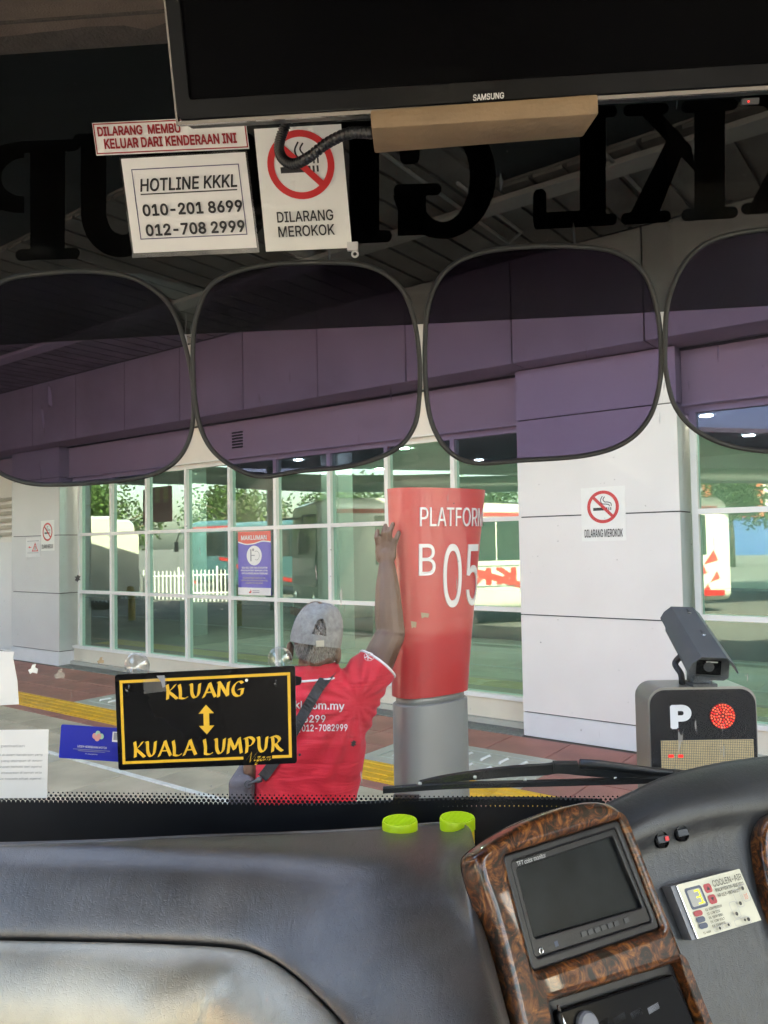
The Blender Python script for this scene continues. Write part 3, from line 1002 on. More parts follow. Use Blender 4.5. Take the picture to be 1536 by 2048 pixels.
def make_coach(name, loc, rz, paint, label, word=None, group=None):
    t = empty(name, (0, 0, 0), label, 'coach', group)
    L, Wd, H = 12.0, 1.25, 3.15
    # body shell lofted from rounded sections
    secs = []
    for y, sc_, zt in ((-L, 0.94, 0.97), (-L + 0.25, 1, 1), (-L + 3, 1, 1), (-3, 1, 1), (-0.7, 1, 1), (-0.25, 0.99, 0.985), (-0.02, 0.95, 0.95)):
        secs.append([Vector((x * sc_, y, 0.32 + (z - 0.32) * zt)) for x, z in [(p[0], p[1]) for p in rrect(-Wd, Wd, 0.32, H, 0.28, 4)]])
    n = len(secs[0])
    V = [p for s_ in secs for p in s_]
    Fc = [(i * n + k, i * n + (k + 1) % n, (i + 1) * n + (k + 1) % n, (i + 1) * n + k) for i in range(len(secs) - 1) for k in range(n)]
    Fc += [tuple(range(n)), tuple((len(secs) - 1) * n + k for k in range(n - 1, -1, -1))]
    auto_smooth(mk('body', V, Fc, M[paint], t), 50)
    for sx in (-1, 1):
        for k in range(6):
            y0 = -L + 0.9 + k * 1.62
            mk('window', *box8([Vector(p) for p in ((sx * 1.245, y0, 1.62), (sx * 1.262, y0, 1.62), (sx * 1.262, y0 + 1.58, 1.62), (sx * 1.245, y0 + 1.58, 1.62),
                               (sx * 1.235, y0, 2.72), (sx * 1.256, y0, 2.72), (sx * 1.256, y0 + 1.58, 2.72), (sx * 1.235, y0 + 1.58, 2.72))]), M['coach_glass'], t)
        mk('roof_stripe', *box8([Vector(p) for p in ((sx * 1.24, -L + 0.4, 2.78), (sx * 1.259, -L + 0.4, 2.78), (sx * 1.259, -0.5, 2.78), (sx * 1.24, -0.5, 2.78),
                               (sx * 1.22, -L + 0.4, 2.88), (sx * 1.255, -L + 0.4, 2.88), (sx * 1.255, -0.5, 2.88), (sx * 1.22, -0.5, 2.88))]), M['coach_r'], t)
        # swooping red band low on the side
        pts = cr_open([(-L + 0.3, 0.55, 0), (-8, 0.62, 0), (-5.5, 0.95, 0), (-4, 1.35, 0), (-2.5, 1.5, 0)], 6)
        g = stroke([(p.x, p.y) for p in pts], 0.16)
        mk('side_swoosh', [Vector((sx * 1.258, p.x, p.y)) for p in g[0]], g[1], M['coach_r'], t)
        for k, (yy, zz, sz) in enumerate(((-L + 0.5, 1.45, 0.5), (-L + 0.9, 1.1, 0.4), (-L + 0.45, 0.95, 0.35), (-L + 1.2, 1.4, 0.3), (-L + 0.8, 0.65, 0.3))):
            mk('red_triangle', [Vector((sx * 1.2585, yy, zz)), Vector((sx * 1.2585, yy + sz, zz - 0.1)), Vector((sx * 1.2585, yy + sz * 0.3, zz + sz * 0.6))], [(0, 1, 2)], M['coach_r'], t)
        for yy in (-2.7, -8.9, -10.3 if False else -8.9):
            pass
        for yy in (-2.6, -9.0):
            o = Vector((sx * 1.13, yy, 0.5))
            wh = mk('wheel', *lathe([(0.34, 0), (0.5, 0.0), (0.5, 0.14), (0.34, 0.145)], o, EY, EZ, EX * sx, 24), M['tyre'], t, smooth=False)
            mk('rim', *lathe([(0.3, 0.0), (0.3, 0.10), (0.1, 0.147)], o, EY, EZ, EX * sx, 16), M['steel'], wh)
        v, f = tube([(sx * 1.0, -0.05, 2.75), (sx * 1.25, 0.35, 2.72), (sx * 1.36, 0.42, 2.3)], 0.03, 8)
        mr = mk('mirror', v, f, M['blk_plastic'], t, smooth=True)
        mk('mirror_head', *box8([Vector(p) for p in ((sx * 1.26, 0.36, 1.85), (sx * 1.46, 0.36, 1.85), (sx * 1.44, 0.5, 1.85), (sx * 1.28, 0.5, 1.85),
                               (sx * 1.28, 0.36, 2.35), (sx * 1.44, 0.36, 2.35), (sx * 1.42, 0.48, 2.35), (sx * 1.3, 0.48, 2.35))]), M['blk_plastic'], mr)
        if word:
            g = fit(text2d(word, 0.03, 0, 1.15), 0, 2.6, 0, 0.42)
            mk('lettering', [Vector((sx * (1.2595 + p.z * 2), -5.9 + sx * p.x + (0 if sx > 0 else 2.6), 1.02 + p.y)) for p in g[0]], g[1], M['coach_r'], t)
            for zz in (0.97, 1.47):
                mk('thin_line', *box8([Vector(p) for p in ((sx * 1.25, -6.4, zz), (sx * 1.2592, -6.4, zz), (sx * 1.2592, -2.8, zz), (sx * 1.25, -2.8, zz),
                                      (sx * 1.25, -6.4, zz + 0.02), (sx * 1.2592, -6.4, zz + 0.02), (sx * 1.2592, -2.8, zz + 0.02), (sx * 1.25, -2.8, zz + 0.02))]), M['int_dark'], t)
    ws = [Vector(p) for p in ((-1.08, 0.0, 1.1), (1.08, 0.0, 1.1), (1.1, -0.06, 2.75), (-1.1, -0.06, 2.75), (-1.08, 0.03, 1.1), (1.08, 0.03, 1.1), (1.1, -0.02, 2.75), (-1.1, -0.02, 2.75))]
    mk('windscreen', ws, [(4, 5, 6, 7), (0, 1, 5, 4), (1, 2, 6, 5), (2, 3, 7, 6), (3, 0, 4, 7)], M['coach_glass'], t)
    for sx in (-1, 1):
        mk('headlight', *lathe([(0.16, 0), (0.16, 0.03), (0.1, 0.05)], Vector((sx * 0.85, -0.03, 0.75)), EX, EZ, EY, 16), M['chrome'], t)
    mk('bumper', *box8([Vector(p) for p in ((-1.2, -0.3, 0.28), (1.2, -0.3, 0.28), (1.12, 0.05, 0.3), (-1.12, 0.05, 0.3), (-1.2, -0.3, 0.5), (1.2, -0.3, 0.5), (1.12, 0.04, 0.5), (-1.12, 0.04, 0.5))]), M['coach_r'], t)
    t.location = loc
    t.rotation_euler = (0, 0, rz)
    return t
make_coach('coach', (-9.84, 8.2, ROAD_Z), -YAW, 'coach_w', 'cream coach with red stripes mirrored in the hall glass', 'KKKL')
make_coach('coach', (-30.5, 9.2, ROAD_Z), R(60), 'coach_t', 'dark teal coach mirrored in the panes beside the blue poster')
make_coach('coach', (-31.0, 17.5, ROAD_Z), R(70), 'coach_w', 'white coach mirrored behind the white railing in the left panes')

# white railing, rows of upright pales
def railing(p0, p1, label):
    p0, p1 = Vector(p0), Vector(p1)
    t = empty('railing', p0, label, 'railing', 'white railings along the bus bays')
    d_ = (p1 - p0)
    n = int(d_.length / 0.16)
    for z in (0.25, 0.95):
        v, f = tube([p0 + EZ * z, p1 + EZ * z], 0.025, 6)
        mk('rail', v, f, M['fence'], t)
    for i in range(n + 1):
        q = p0 + d_ * (i / n)
        tall = 1.15 if i % 8 else 1.3
        v, f = tube([q, q + EZ * tall], 0.028 if i % 8 else 0.045, 6)
        mk('pale', v, f, M['fence'], t)
railing((-24.4, 15.5, ROAD_Z), (-21.8, 8.6, ROAD_Z), 'white upright railing mirrored in the left window panes')

# far canopy with a fat silver duct, yellow bollards
fc = empty('bay_canopy', (-22, 6, 0), 'far bay canopy with silver round duct mirrored in the upper panes', 'canopy')
def hbox(x0, x1, y0, y1, z0, z1):
    return box8([Vector(p) for p in ((x0, y0, z0), (x1, y0, z0), (x1, y1, z0), (x0, y1, z0), (x0, y0, z1), (x1, y0, z1), (x1, y1, z1), (x0, y1, z1))])
mk('canopy_roof', *hbox(-17.2, -7.6, -16, 30, 4.5, 4.62), M['deck'], fc)
v, f = tube(cr_open([(-14.2, 22, 4.1), (-14.4, 12, 4.0), (-13.6, 6, 3.7), (-13.2, -2, 3.9), (-13.5, -14, 3.9)], 8), 0.26, 16)
mk('duct', v, f, M['duct'], fc, smooth=True)
for y in (-12, -2, 8, 18, 28):
    v, f = tube([(-16.6, y, ROAD_Z), (-16.6, y, 4.5)], 0.11, 10)
    mk('canopy_post', v, f, M['post'], fc, smooth=True)
for i, (x, y) in enumerate(((-11.6, 9.6), (-10.6, 6.4), (-12.5, 12.3))):
    if i == 1:
        continue
    v, f = tube([(x, y, ROAD_Z), (x, y, 0.85), (x, y, 0.9)], [0.09, 0.09, 0.05], 12)
    tag(mk('bollard', v, f, M['bollard_y'], smooth=True), ['yellow bollard mirrored under the blue and red poster', '', 'yellow bollard mirrored left of the poster, nearer the railing'][i], 'bollard', 'yellow bollards by the bays')

def tree(x, y, h, r, label):
    t = empty('tree', (x, y, ROAD_Z), label, 'tree', 'trees beyond the bus bays')
    b = Vector((x, y, ROAD_Z))
    geos = [tube([b, b + Vector((0.1, 0.05, h * 0.35)), b + Vector((-0.05, 0.1, h * 0.75))], [0.2, 0.15, 0.06], 8)]
    for k in range(6):
        A = random.uniform(0, 6.28)
        z0 = h * random.uniform(0.35, 0.6)
        geos.append(tube([b + EZ * z0, b + Vector((math.cos(A) * r * 0.5, math.sin(A) * r * 0.5, z0 + h * 0.18)), b + Vector((math.cos(A) * r * 0.8, math.sin(A) * r * 0.8, z0 + h * 0.25))], [0.07, 0.05, 0.02], 6))
    mk('trunk', *join(*geos), M['bark'], t, smooth=True)
    V, Fc = [], []
    cl = [(Vector((random.gauss(0, r * 0.45), random.gauss(0, r * 0.45), h * random.uniform(0.45, 0.98))), random.uniform(0.5, 1.0) * r * 0.45) for _ in range(22)]
    for _ in range(4200):
        c, cr__ = random.choice(cl)
        d_ = Vector((random.gauss(0, 1), random.gauss(0, 1), random.gauss(0, 0.8)))
        d_ = d_.normalized() * cr__ * random.uniform(0.5, 1.05)
        p = b + c + d_
        u = Vector((random.gauss(0, 1), random.gauss(0, 1), random.gauss(0, 1))).normalized() * 0.17
        w = u.orthogonal().normalized() * 0.10
        k = len(V)
        V += [p - u, p + w, p + u, p - w]
        Fc.append((k, k + 1, k + 2, k + 3))
    mk('crown', V, Fc, M['leaf'], t)
ti = 0
for x, y, h, r in ((-46, 31, 6.0, 4.2), (-47, 23, 5.6, 4.0), (-48, 15, 6.2, 4.2), (-47, 6, 5.8, 4.2), (-48, -3, 6.2, 4.4), (-47, -13, 6.5, 4.4), (-38, -28, 7, 4.2), (-28, -36, 7, 4.0)):
    nth = ['leftmost', 'second from left', 'third from left', 'fourth from left', 'fifth from left', 'sixth from left', 'seventh from left', 'rightmost'][ti]
    tree(x, y, h, r, 'leafy green tree mirrored above the bays, %s of the row' % nth)
    ti += 1
# city block far behind, glimpsed in the right-hand panes
def mirrored(px, py, Y):
    p = at(px, py, Y)
    return p + WN * (2 * (7.215 - p.dot(WN)))
bc = mirrored(1462, 1010, 95)
cb = empty('office_block', (bc.x, bc.y, ROAD_Z), 'white office block with orange and blue front mirrored in the right panes', 'building')
dirc = Vector((-bc.x, -bc.y, 0)).normalized()
sid = Vector((-dirc.y, dirc.x, 0))
def obox(u0, u1, n0, n1, z0, z1):
    return fbox(Vector((bc.x, bc.y, 0)), sid, EZ, dirc, u0, u1, z0, z1, n0, n1)
mk('wall', *obox(-12, 9, -10, 0, ROAD_Z, 10.5), M['white'], cb)
mk('orange_frame', *obox(-3.4, 3.4, 0.01, 0.4, ROAD_Z, 9.5), mat('orange_cladding', (0.4, 0.09, 0.035), 0.5), cb)
mk('blue_entrance', *obox(-4.2, 3.6, 0.41, 1.5, ROAD_Z, 4.4), mat('blue_cladding', (0.03, 0.09, 0.26), 0.5), cb)
for i in range(3):
    for k in range(3):
        mk('window', *obox(-11 + i * 2.4, -9.4 + i * 2.4, 0.01, 0.1, 2 + k * 2.6, 3.5 + k * 2.6), M['coach_glass'], cb)
mk('window', *obox(-2.4, 2.4, 0.401, 0.45, 4.6, 8.8), M['coach_glass'], cb)

# red hanging board with yellow strips under the far canopy
hb = mirrored(318, 1010, 24)
hn = Vector((WN.x, WN.y, 0))
hu = Vector((-hn.y, hn.x, 0))
t = empty('hanging_board', (hb.x, hb.y, hb.z - 0.6), 'red hanging board with yellow strips mirrored in the upper left panes', 'sign')
mk('board', *fbox(hb, hu, EZ, hn, -0.62, 0.62, -0.55, 0.55, -0.04, 0.04), M['coach_r'], t)
for k in (-0.42, 0.0, 0.42):
    mk('yellow_strip', *fbox(hb, hu, EZ, hn, k - 0.11, k + 0.11, 0.05, 0.54, 0.041, 0.055), M['bollard_y'], t)
for k in (-0.5, 0.5):
    v, f = tube([hb + hu * k + EZ * 0.55, hb + hu * k + EZ * (4.5 - hb.z)], 0.02, 6)
    mk('hanger', v, f, M['post'], t)

# ================================================================== THINGS ON AND AGAINST THE BUILDING
PIL = Plane(wpt(3, 6.924, 1), -WN)
GLZ = Plane(wpt(6, 7.16, 1), -WN)
def no_smoking(P, cx, cy_, r):
    ring = fill2d([arc(cx, cy_, r, 0, 360, 48), arc(cx, cy_, r * 0.80, 0, 360, 48)])
    P.put('cigarette', join(fill2d([rect(cx - r * 0.62, cx + r * 0.28, cy_ - r * 0.22, cy_ - r * 0.04)]), fill2d([rect(cx + r * 0.34, cx + r * 0.40, cy_ - r * 0.22, cy_ - r * 0.04)]), fill2d([rect(cx + r * 0.46, cx + r * 0.52, cy_ - r * 0.22, cy_ - r * 0.04)])), M['ink'])
    sm = [stroke(cr2([(cx + .52 * r, cy_ + .02 * r), (cx + .5 * r, cy_ + .2 * r), (cx + .3 * r, cy_ + .28 * r), (cx + .12 * r, cy_ + .3 * r), (cx + .02 * r, cy_ + .45 * r), (cx + .12 * r, cy_ + .62 * r)]), r * 0.05),
          stroke(cr2([(cx + .4 * r, cy_ + .02 * r), (cx + .38 * r, cy_ + .12 * r), (cx + .2 * r, cy_ + .16 * r), (cx - .05 * r, cy_ + .2 * r), (cx - .14 * r, cy_ + .42 * r), (cx - .02 * r, cy_ + .66 * r)]), r * 0.05)]
    P.put('smoke', join(*sm), M['ink'])
    P.put('red_ring', ring, M['ink_red'])
    c, s_ = math.cos(R(-45)), math.sin(R(-45))
    bar = [(cx + x * c - y * s_, cy_ + x * s_ + y * c) for x, y in rect(-r * 0.86, r * 0.86, -r * 0.095, r * 0.095)]
    P.put('red_bar', fill2d([bar]), M['ink_red'])
def cr2(pts, k=6):
    return [(p.x, p.y) for p in cr_open([Vector((x, y, 0)) for x, y in pts], k)]
q = Panel('no_smoking_sign', (1161.5, 976.8), (1249.8, 970.8), (1164, 1083), PIL, M['sticker'], label='white no smoking sign on the broad white pillar', cat='sign')
no_smoking(q, 0.5, q.A * 0.63, 0.36)
q.text('DILARANG MEROKOK', 0.07, 0.93, q.A * 0.07, q.A * 0.22, M['ink'], 0.012)
q = Panel('no_smoking_sign', (81.9, 1041.9), (108.5, 1039.5), (82.1, 1102), PIL, M['sticker'], label='small no smoking sign on the far left grey pillar', cat='sign')
no_smoking(q, 0.5, q.A * 0.62, 0.37)
q.text('DILARANG MEROKOK', 0.07, 0.93, q.A * 0.07, q.A * 0.21, M['ink'], 0.012)
q = Panel('warning_notice', (52, 1075), (81, 1073.5), (51.5, 1114.7), PIL, M['paper'], label='white paper with red warning triangle and arrow on left pillar', cat='notice')
q.put('warning_triangle', fill2d([[(0.42, q.A * .28), (0.86, q.A * .28), (0.64, q.A * .74)], [(0.51, q.A * .335), (0.77, q.A * .335), (0.64, q.A * .62)]]), M['ink_red'])
q.put('figure', fill2d([rect(0.61, 0.67, q.A * .36, q.A * .54)]), M['ink'])
q.put('arrow', fill2d([[(0.18, q.A * .5), (0.27, q.A * .57), (0.27, q.A * .525), (0.40, q.A * .525), (0.40, q.A * .475), (0.27, q.A * .475), (0.27, q.A * .43)]]), M['ink_red'])
q.put('text_line', join(fill2d([rect(0.1, 0.9, q.A * .79, q.A * .82)]), fill2d([rect(0.12, 0.88, q.A * .2, q.A * .23)])), M['ink_grey'])
# notice poster stuck on the glass
q = Panel('poster', (476, 1064), (541.5, 1061.5), (477, 1189), GLZ, M['poster_blue'], label='blue and red MAKLUMAN notice poster stuck on the glass', cat='poster')
A = q.A
wave = cr2([(0, A * .83), (0.25, A * .79), (0.5, A * .80), (0.75, A * .835), (1, A * .82)])
q.put('white_wave', fill2d([wave + [(1, A), (0, A)]]), M['paper'])
q.put('red_header', fill2d([[(x, y + A * 0.018) for x, y in wave] + [(1, A), (0, A)]]), M['poster_red'])
q.text('MAKLUMAN', 0.10, 0.88, A * .865, A * .94, M['paper'], 0.025)
q.put('white_disc', fill2d([arc(0.5, A * .62, 0.23, 0, 360, 36, A * .155)]), M['paper'])
q.put('ticket_icon', join(fill2d([rect(0.38, 0.42, A * .53, A * .72)]), fill2d([rect(0.44, 0.5, A * .69, A * .73)]), fill2d([rect(0.42, 0.52, A * .615, A * .63)])), M['ink_grey'])
q.put('hand_icon', stroke([(p[0], p[1]) for p in arc(0.57, A * .62, 0.09, -120, 120, 16, A * .07)], 0.012), M['ink_grey'])
for t_, y, a_, b_ in (('SILA BELI TIKET BAS DI KAUNTER', .415, .12, .9), ('PENJUALAN TIKET BERPUSAT (CTS)', .37, .09, .9), ('UNTUK MENGELAKKAN PENIPUAN', .325, .12, .9)):
    q.text(t_, a_, b_, A * y, A * (y + .028), M['paper'], 0.02)
for t_, y, a_, b_ in (('PLEASE BUY BUS TICKETS AT THE', .255, .16, .84), ('CENTRALISED TICKETING SYSTEM (CTS)', .215, .1, .9), ('COUNTER TO AVOID SCAM', .175, .24, .76)):
    q.text(t_, a_, b_, A * y, A * (y + .024), M['beige_tile'], 0.015)
q.put('white_footer', fill2d([rect(0, 1, 0, A * .115)]), M['paper'])
q.put('flame_mark', fill2d([cr2([(0.34, A * .03), (0.40, A * .03), (0.42, A * .055), (0.385, A * .09), (0.385, A * .06), (0.34, A * .05)], 3)]), M['ink_red'])
q.put('text_line', join(fill2d([rect(0.45, 0.66, A * .065, A * .075)]), fill2d([rect(0.45, 0.66, A * .035, A * .05)])), M['ink_grey'])

# ================================================================== PLATFORM SIGN
SA = R(35)
SU = Vector((math.cos(SA), math.sin(SA), 0))
SV = Vector((math.sin(SA), -math.cos(SA), 0))
zt = at(800, 977, 2.94).z
zb = at(812, 1396, 2.93).z
c_t, c_b = at(875, 980, 3.05), at(861, 1385, 3.04)
c_t.z, c_b.z = zt, zb
def sec(c, A_, B_, z, n=64, e=2.6):
    out = []
    for k in range(n):
        th = 2 * math.pi * k / n
        cs, sn = math.cos(th), math.sin(th)
        u = A_ * math.copysign(abs(cs) ** (2 / e), cs)
        w = B_ * math.copysign(abs(sn) ** (2 / e), sn)
        p = c + SU * u + SV * w
        out.append(Vector((p.x, p.y, z)))
    return out
def loft(secs, cap=True):
    n = len(secs[0])
    V = [p for s_ in secs for p in s_]
    Fc = [(i * n + k, i * n + (k + 1) % n, (i + 1) * n + (k + 1) % n, (i + 1) * n + k) for i in range(len(secs) - 1) for k in range(n)]
    if cap:
        Fc += [tuple(range(n - 1, -1, -1)), tuple((len(secs) - 1) * n + k for k in range(n))]
    return V, Fc
sign = empty('platform_sign', Vector((c_b.x, c_b.y, 0)), 'tapered red platform sign reading PLATFORM B 05 on a grey post', 'sign')
ss = []
for k in range(9):
    t_ = k / 8
    g = t_ ** 1.25
    ss.append(sec(c_b.lerp(c_t, t_), 0.166 + (0.224 - 0.166) * g, 0.088 + 0.012 * g, zb + (zt - zb) * t_))
sb_v, sb_f = loft(ss)
body = auto_smooth(mk('sign_body', sb_v, sb_f, M['sign_red'], sign), 50)
cp_ = Vector((c_b.x, c_b.y, 0))
mk('neck', *loft([sec(cp_, 0.150, 0.075, zb - 0.03), sec(cp_, 0.150, 0.075, zb + 0.001)]), M['post'], sign, smooth=True)
auto_smooth(mk('post', *loft([sec(cp_, 0.163, 0.086, 0.0), sec(cp_, 0.163, 0.086, zb - 0.032), sec(cp_, 0.158, 0.081, zb - 0.028)]), M['post'], sign), 50)
bv = BVHTree.FromPolygons([tuple(v) for v in sb_v], [tuple(f) for f in sb_f])
def hit(bvh, px, py):
    v = ray(px, py).normalized()
    return bvh.ray_cast(CAM, v)[0]
def wrap_text(txt, pxl, pxr, ytop, ybot, bold, name='lettering', lift=0.004):
    """Cut letters laid round the sign's curved face between two points on it."""
    a = hit(bv, pxl, (ytop + ybot) / 2)
    b = None
    while b is None:
        b = hit(bv, pxr, (ytop + ybot) / 2)
        pxr -= 2
    z0, z1 = hit(bv, pxl + 3, ybot).z, hit(bv, pxl + 3, ytop).z
    cc = c_b.lerp(c_t, ((z0 + z1) / 2 - zb) / (zt - zb))
    ua, ub = (a - cc).dot(SU), (b - cc).dot(SU)
    # even steps of length along the face
    pts = []
    N = 80
    prev = None
    acc = 0
    for i in range(N + 1):
        u = ua + (ub - ua) * i / N
        o_ = cc + SU * u + SV * 0.5
        o_.z = (z0 + z1) / 2
        h = bv.ray_cast(o_, -SV)[0]
        if h is None:
            break
        if prev is not None:
            acc += (h - prev).length
        prev = h
        pts.append((acc, u))
    v, f = fit(text2d(txt, bold), 0, acc, 0, z1 - z0)
    def uof(x):
        for (x0, u0), (x1, u1) in zip(pts[:-1], pts[1:]):
            if x <= x1 + 1e-9:
                return u0 + (u1 - u0) * (x - x0) / max(x1 - x0, 1e-9)
        return pts[-1][1]
    out = []
    for p in v:
        z = z0 + p.y
        c2 = c_b.lerp(c_t, (z - zb) / (zt - zb))
        o_ = cc + SU * uof(p.x) + SV * 0.5
        o_.z = z
        h, nn, _, _ = bv.ray_cast(o_, -SV)
        if h is None:
            h = o_ - SV * 0.45
            nn = SV
        if nn.dot(SV) < 0:
            nn = -nn
        out.append(h + nn * (lift + p.z * 1.5))
    n0 = len(out)
    full = out + [p - SV * lift * 1.2 for p in out]
    # side walls of the cut letters
    cnt = {}
    for q_ in f:
        for i in range(len(q_)):
            e = (q_[i], q_[(i + 1) % len(q_)])
            cnt[tuple(sorted(e))] = cnt.get(tuple(sorted(e)), 0) + 1
    ff = list(f)
    for q_ in f:
        for i in range(len(q_)):
            a_, b_ = q_[i], q_[(i + 1) % len(q_)]
            if cnt[tuple(sorted((a_, b_)))] == 1:
                ff.append((a_, b_, b_ + n0, a_ + n0))
    return mk(name, full, ff, M['sign_letter'], body)
wrap_text('PLATFORM', 840, 966, 1014, 1053, 0)
wrap_text('B', 838, 870, 1088, 1151, 0)
wrap_text('05', 886, 953, 1088, 1216, 0)
SFC = Plane(c_b.lerp(c_t, 0.4) + SV * 0.095, SV)
for (x0, y0, w_, h_) in ((841, 1225, 17, 11), (821, 1242, 12, 14)):
    pts = [(x0, y0), (x0 + w_, y0 + 2), (x0 + w_ - 2, y0 + h_), (x0 + w_ * .5, y0 + h_ - 2), (x0 + 2, y0 + h_ + 1)]
    V = [hit(bv, *p) for p in pts]
    mk('tape_scrap', [p + SV * 0.0015 for p in V], [tuple(range(len(V)))], M['tape'], body)

# ================================================================== THE MAN IN THE RED SHIRT
def ell(c, rx, ry, rz, n=20, m=14):
    V, Fc = [], []
    for i in range(m + 1):
        ph = math.pi * i / m
        for k in range(n):
            A_ = 2 * math.pi * k / n
            V.append(Vector((c.x + rx * math.sin(ph) * math.cos(A_), c.y + ry * math.sin(ph) * math.sin(A_), c.z + rz * math.cos(ph))))
    for i in range(m):
        for k in range(n):
            Fc.append((i * n + k, (i + 1) * n + k, (i + 1) * n + (k + 1) % n, i * n + (k + 1) % n))
    return V, Fc
def limb(pts, rs, n=14):
    P_, Q_ = [], []
    t0 = (pts[1] - pts[0]).normalized()
    t1 = (pts[-1] - pts[-2]).normalized()
    for k in (0.99, 0.8, 0.45):
        P_.append(pts[0] - t0 * rs[0] * k)
        Q_.append(rs[0] * math.sqrt(1 - k * k))
    P_ += list(pts)
    Q_ += list(rs)
    for k in (0.45, 0.8, 0.99):
        P_.append(pts[-1] + t1 * rs[-1] * k)
        Q_.append(rs[-1] * math.sqrt(1 - k * k))
    return tube(P_, Q_, n)
def remesh(geo, voxel, smooth=6, factor=0.5):
    me = bpy.data.meshes.new('body_source')
    me.from_pydata([tuple(v) for v in geo[0]], [], geo[1])
    me.update()
    bm = bmesh.new()
    bm.from_mesh(me)
    bmesh.ops.remove_doubles(bm, verts=bm.verts, dist=1e-5)
    bmesh.ops.recalc_face_normals(bm, faces=bm.faces)
    bm.to_mesh(me)
    bm.free()
    ob = bpy.data.objects.new('body_source', me)
    col.objects.link(ob)
    md = ob.modifiers.new('r', 'REMESH')
    md.mode = 'VOXEL'
    md.voxel_size = voxel
    md.adaptivity = 0
    if smooth:
        m2 = ob.modifiers.new('s', 'SMOOTH')
        m2.iterations = smooth
        m2.factor = factor
    dg = bpy.context.evaluated_depsgraph_get()
    ev = ob.evaluated_get(dg)
    m3 = bpy.data.meshes.new_from_object(ev)
    out = ([Vector(v.co) for v in m3.vertices], [tuple(p.vertices) for p in m3.polygons])
    bpy.data.objects.remove(ob)
    bpy.data.meshes.remove(me)
    bpy.data.meshes.remove(m3)
    return out
YB = 2.74
foot = at(606, 1650, YB)
man = empty('person', Vector((foot.x, foot.y, 0)), 'person in red polo and grey cap leaning a raised arm on the platform sign', 'person')
hc = at(632, 1270, 2.70)
g = []
g.append(ell(hc, 0.077, 0.098, 0.118))
g.append(ell(hc + Vector((-0.008, 0.035, -0.055)), 0.06, 0.07, 0.07))          # jaw
g.append(limb([hc + Vector((-0.012, 0.10, -0.01)), hc + Vector((-0.014, 0.118, -0.03))], [0.010, 0.014]))  # nose
g.append(limb([hc + Vector((-0.04, 0.088, 0.012)), hc + Vector((0.02, 0.09, 0.012))], [0.012, 0.012]))    # brow
g.append(limb([hc + Vector((-0.03, 0.098, -0.065)), hc + Vector((0.008, 0.098, -0.065))], [0.009, 0.009]))  # mouth
for px, py, sx in ((581, 1302, -1), (675, 1309, 1)):
    e = at(px, py, 2.70)
    g.append(ell(e, 0.011, 0.024, 0.034, 12, 10))
    g.append(ell(e + Vector((sx * 0.006, -0.006, 0.004)), 0.008, 0.02, 0.028, 12, 10))
nk = at(632, 1345, 2.72)
g.append(limb([hc + Vector((0, 0.005, -0.05)), nk, nk + Vector((0, 0, -0.06))], [0.060, 0.064, 0.075]))
shR, shL = at(706, 1392, 2.74), at(540, 1402, 2.74)
g.append(limb([shL, at(622, 1420, YB), shR], [0.06, 0.09, 0.06]))
g.append(limb([at(622, 1420, YB), at(614, 1520, YB), at(606, 1640, YB)], [0.12, 0.12, 0.13]))
elb = at(781, 1268, 2.82)
wri = at(774, 1132, 2.87)
g.append(limb([shR, at(748, 1340, 2.77), elb], [0.066, 0.061, 0.054]))
g.append(limb([elb, at(777, 1222, 2.835), at(775, 1175, 2.855), wri], [0.054, 0.052, 0.045, 0.032]))
g.append(limb([wri, at(771, 1108, 2.875)], [0.028, 0.026]))
for a_, b_ in (((762, 1112), (758, 1088)), ((770, 1112), (767, 1083)), ((777, 1112), (777, 1083)), ((783, 1114), (786, 1090))):
    g.append(limb([at(*a_, 2.874), at(*b_, 2.878)], [0.0175, 0.0145], 10))
fing = [((757, 1091, 2.876), (753, 1074, 2.866), (755, 1062, 2.882)), ((767, 1084, 2.876), (767, 1065, 2.864), (771, 1051, 2.884)),
        ((777, 1084, 2.876), (780, 1063, 2.866), (786, 1048, 2.886)), ((787, 1092, 2.876), (793, 1077, 2.868), (798, 1065, 2.886))]
for ch in fing:
    g.append(limb([at(*p) for p in ch], [0.0112, 0.0102, 0.0088], 10))
g.append(limb([at(760, 1118, 2.885), at(756, 1102, 2.905), at(764, 1086, 2.925)], [0.015, 0.0125, 0.010], 10))      # thumb, round the far side
# left arm, hanging and bent forward
lel = at(512, 1540, 2.72)
lwr = lel + Vector((0.06, 0.24, 0.02))
g.append(limb([shL, lel], [0.06, 0.046]))
g.append(limb([lel, lwr], [0.046, 0.03]))
lh = lwr + Vector((0.03, 0.06, 0.0))
g.append(limb([lwr, lh], [0.03, 0.034]))
for i in range(4):
    b0 = lh + Vector((0.005, 0.03, 0.026 - i * 0.018))
    g.append(limb([b0, b0 + Vector((0.015, 0.035, -0.004)), b0 + Vector((0.04, 0.045, -0.008))], [0.0105, 0.0095, 0.008], 10))
g.append(limb([lh + Vector((0.01, -0.01, 0.03)), lh + Vector((0.035, 0.02, 0.05)), lh + Vector((0.05, 0.045, 0.045))], [0.013, 0.011, 0.009], 10))
hip = at(606, 1650, YB)
for sx in (-1, 1):
    h0 = Vector((hip.x + sx * 0.095, hip.y, hip.z - 0.02))
    k0 = Vector((hip.x + sx * 0.11, hip.y + 0.02, 0.47))
    a0 = Vector((hip.x + sx * 0.12, hip.y - 0.02, 0.09))
    g.append(limb([h0, k0, a0], [0.095, 0.062, 0.042]))
    g.append(limb([a0 + Vector((0, -0.03, -0.045)), a0 + Vector((sx * 0.02, 0.15, -0.05))], [0.036, 0.034]))
bd = remesh(join(*g), 0.0042, 2, 0.35)
mk('body', bd[0], bd[1], M['skin'], man, smooth=True)
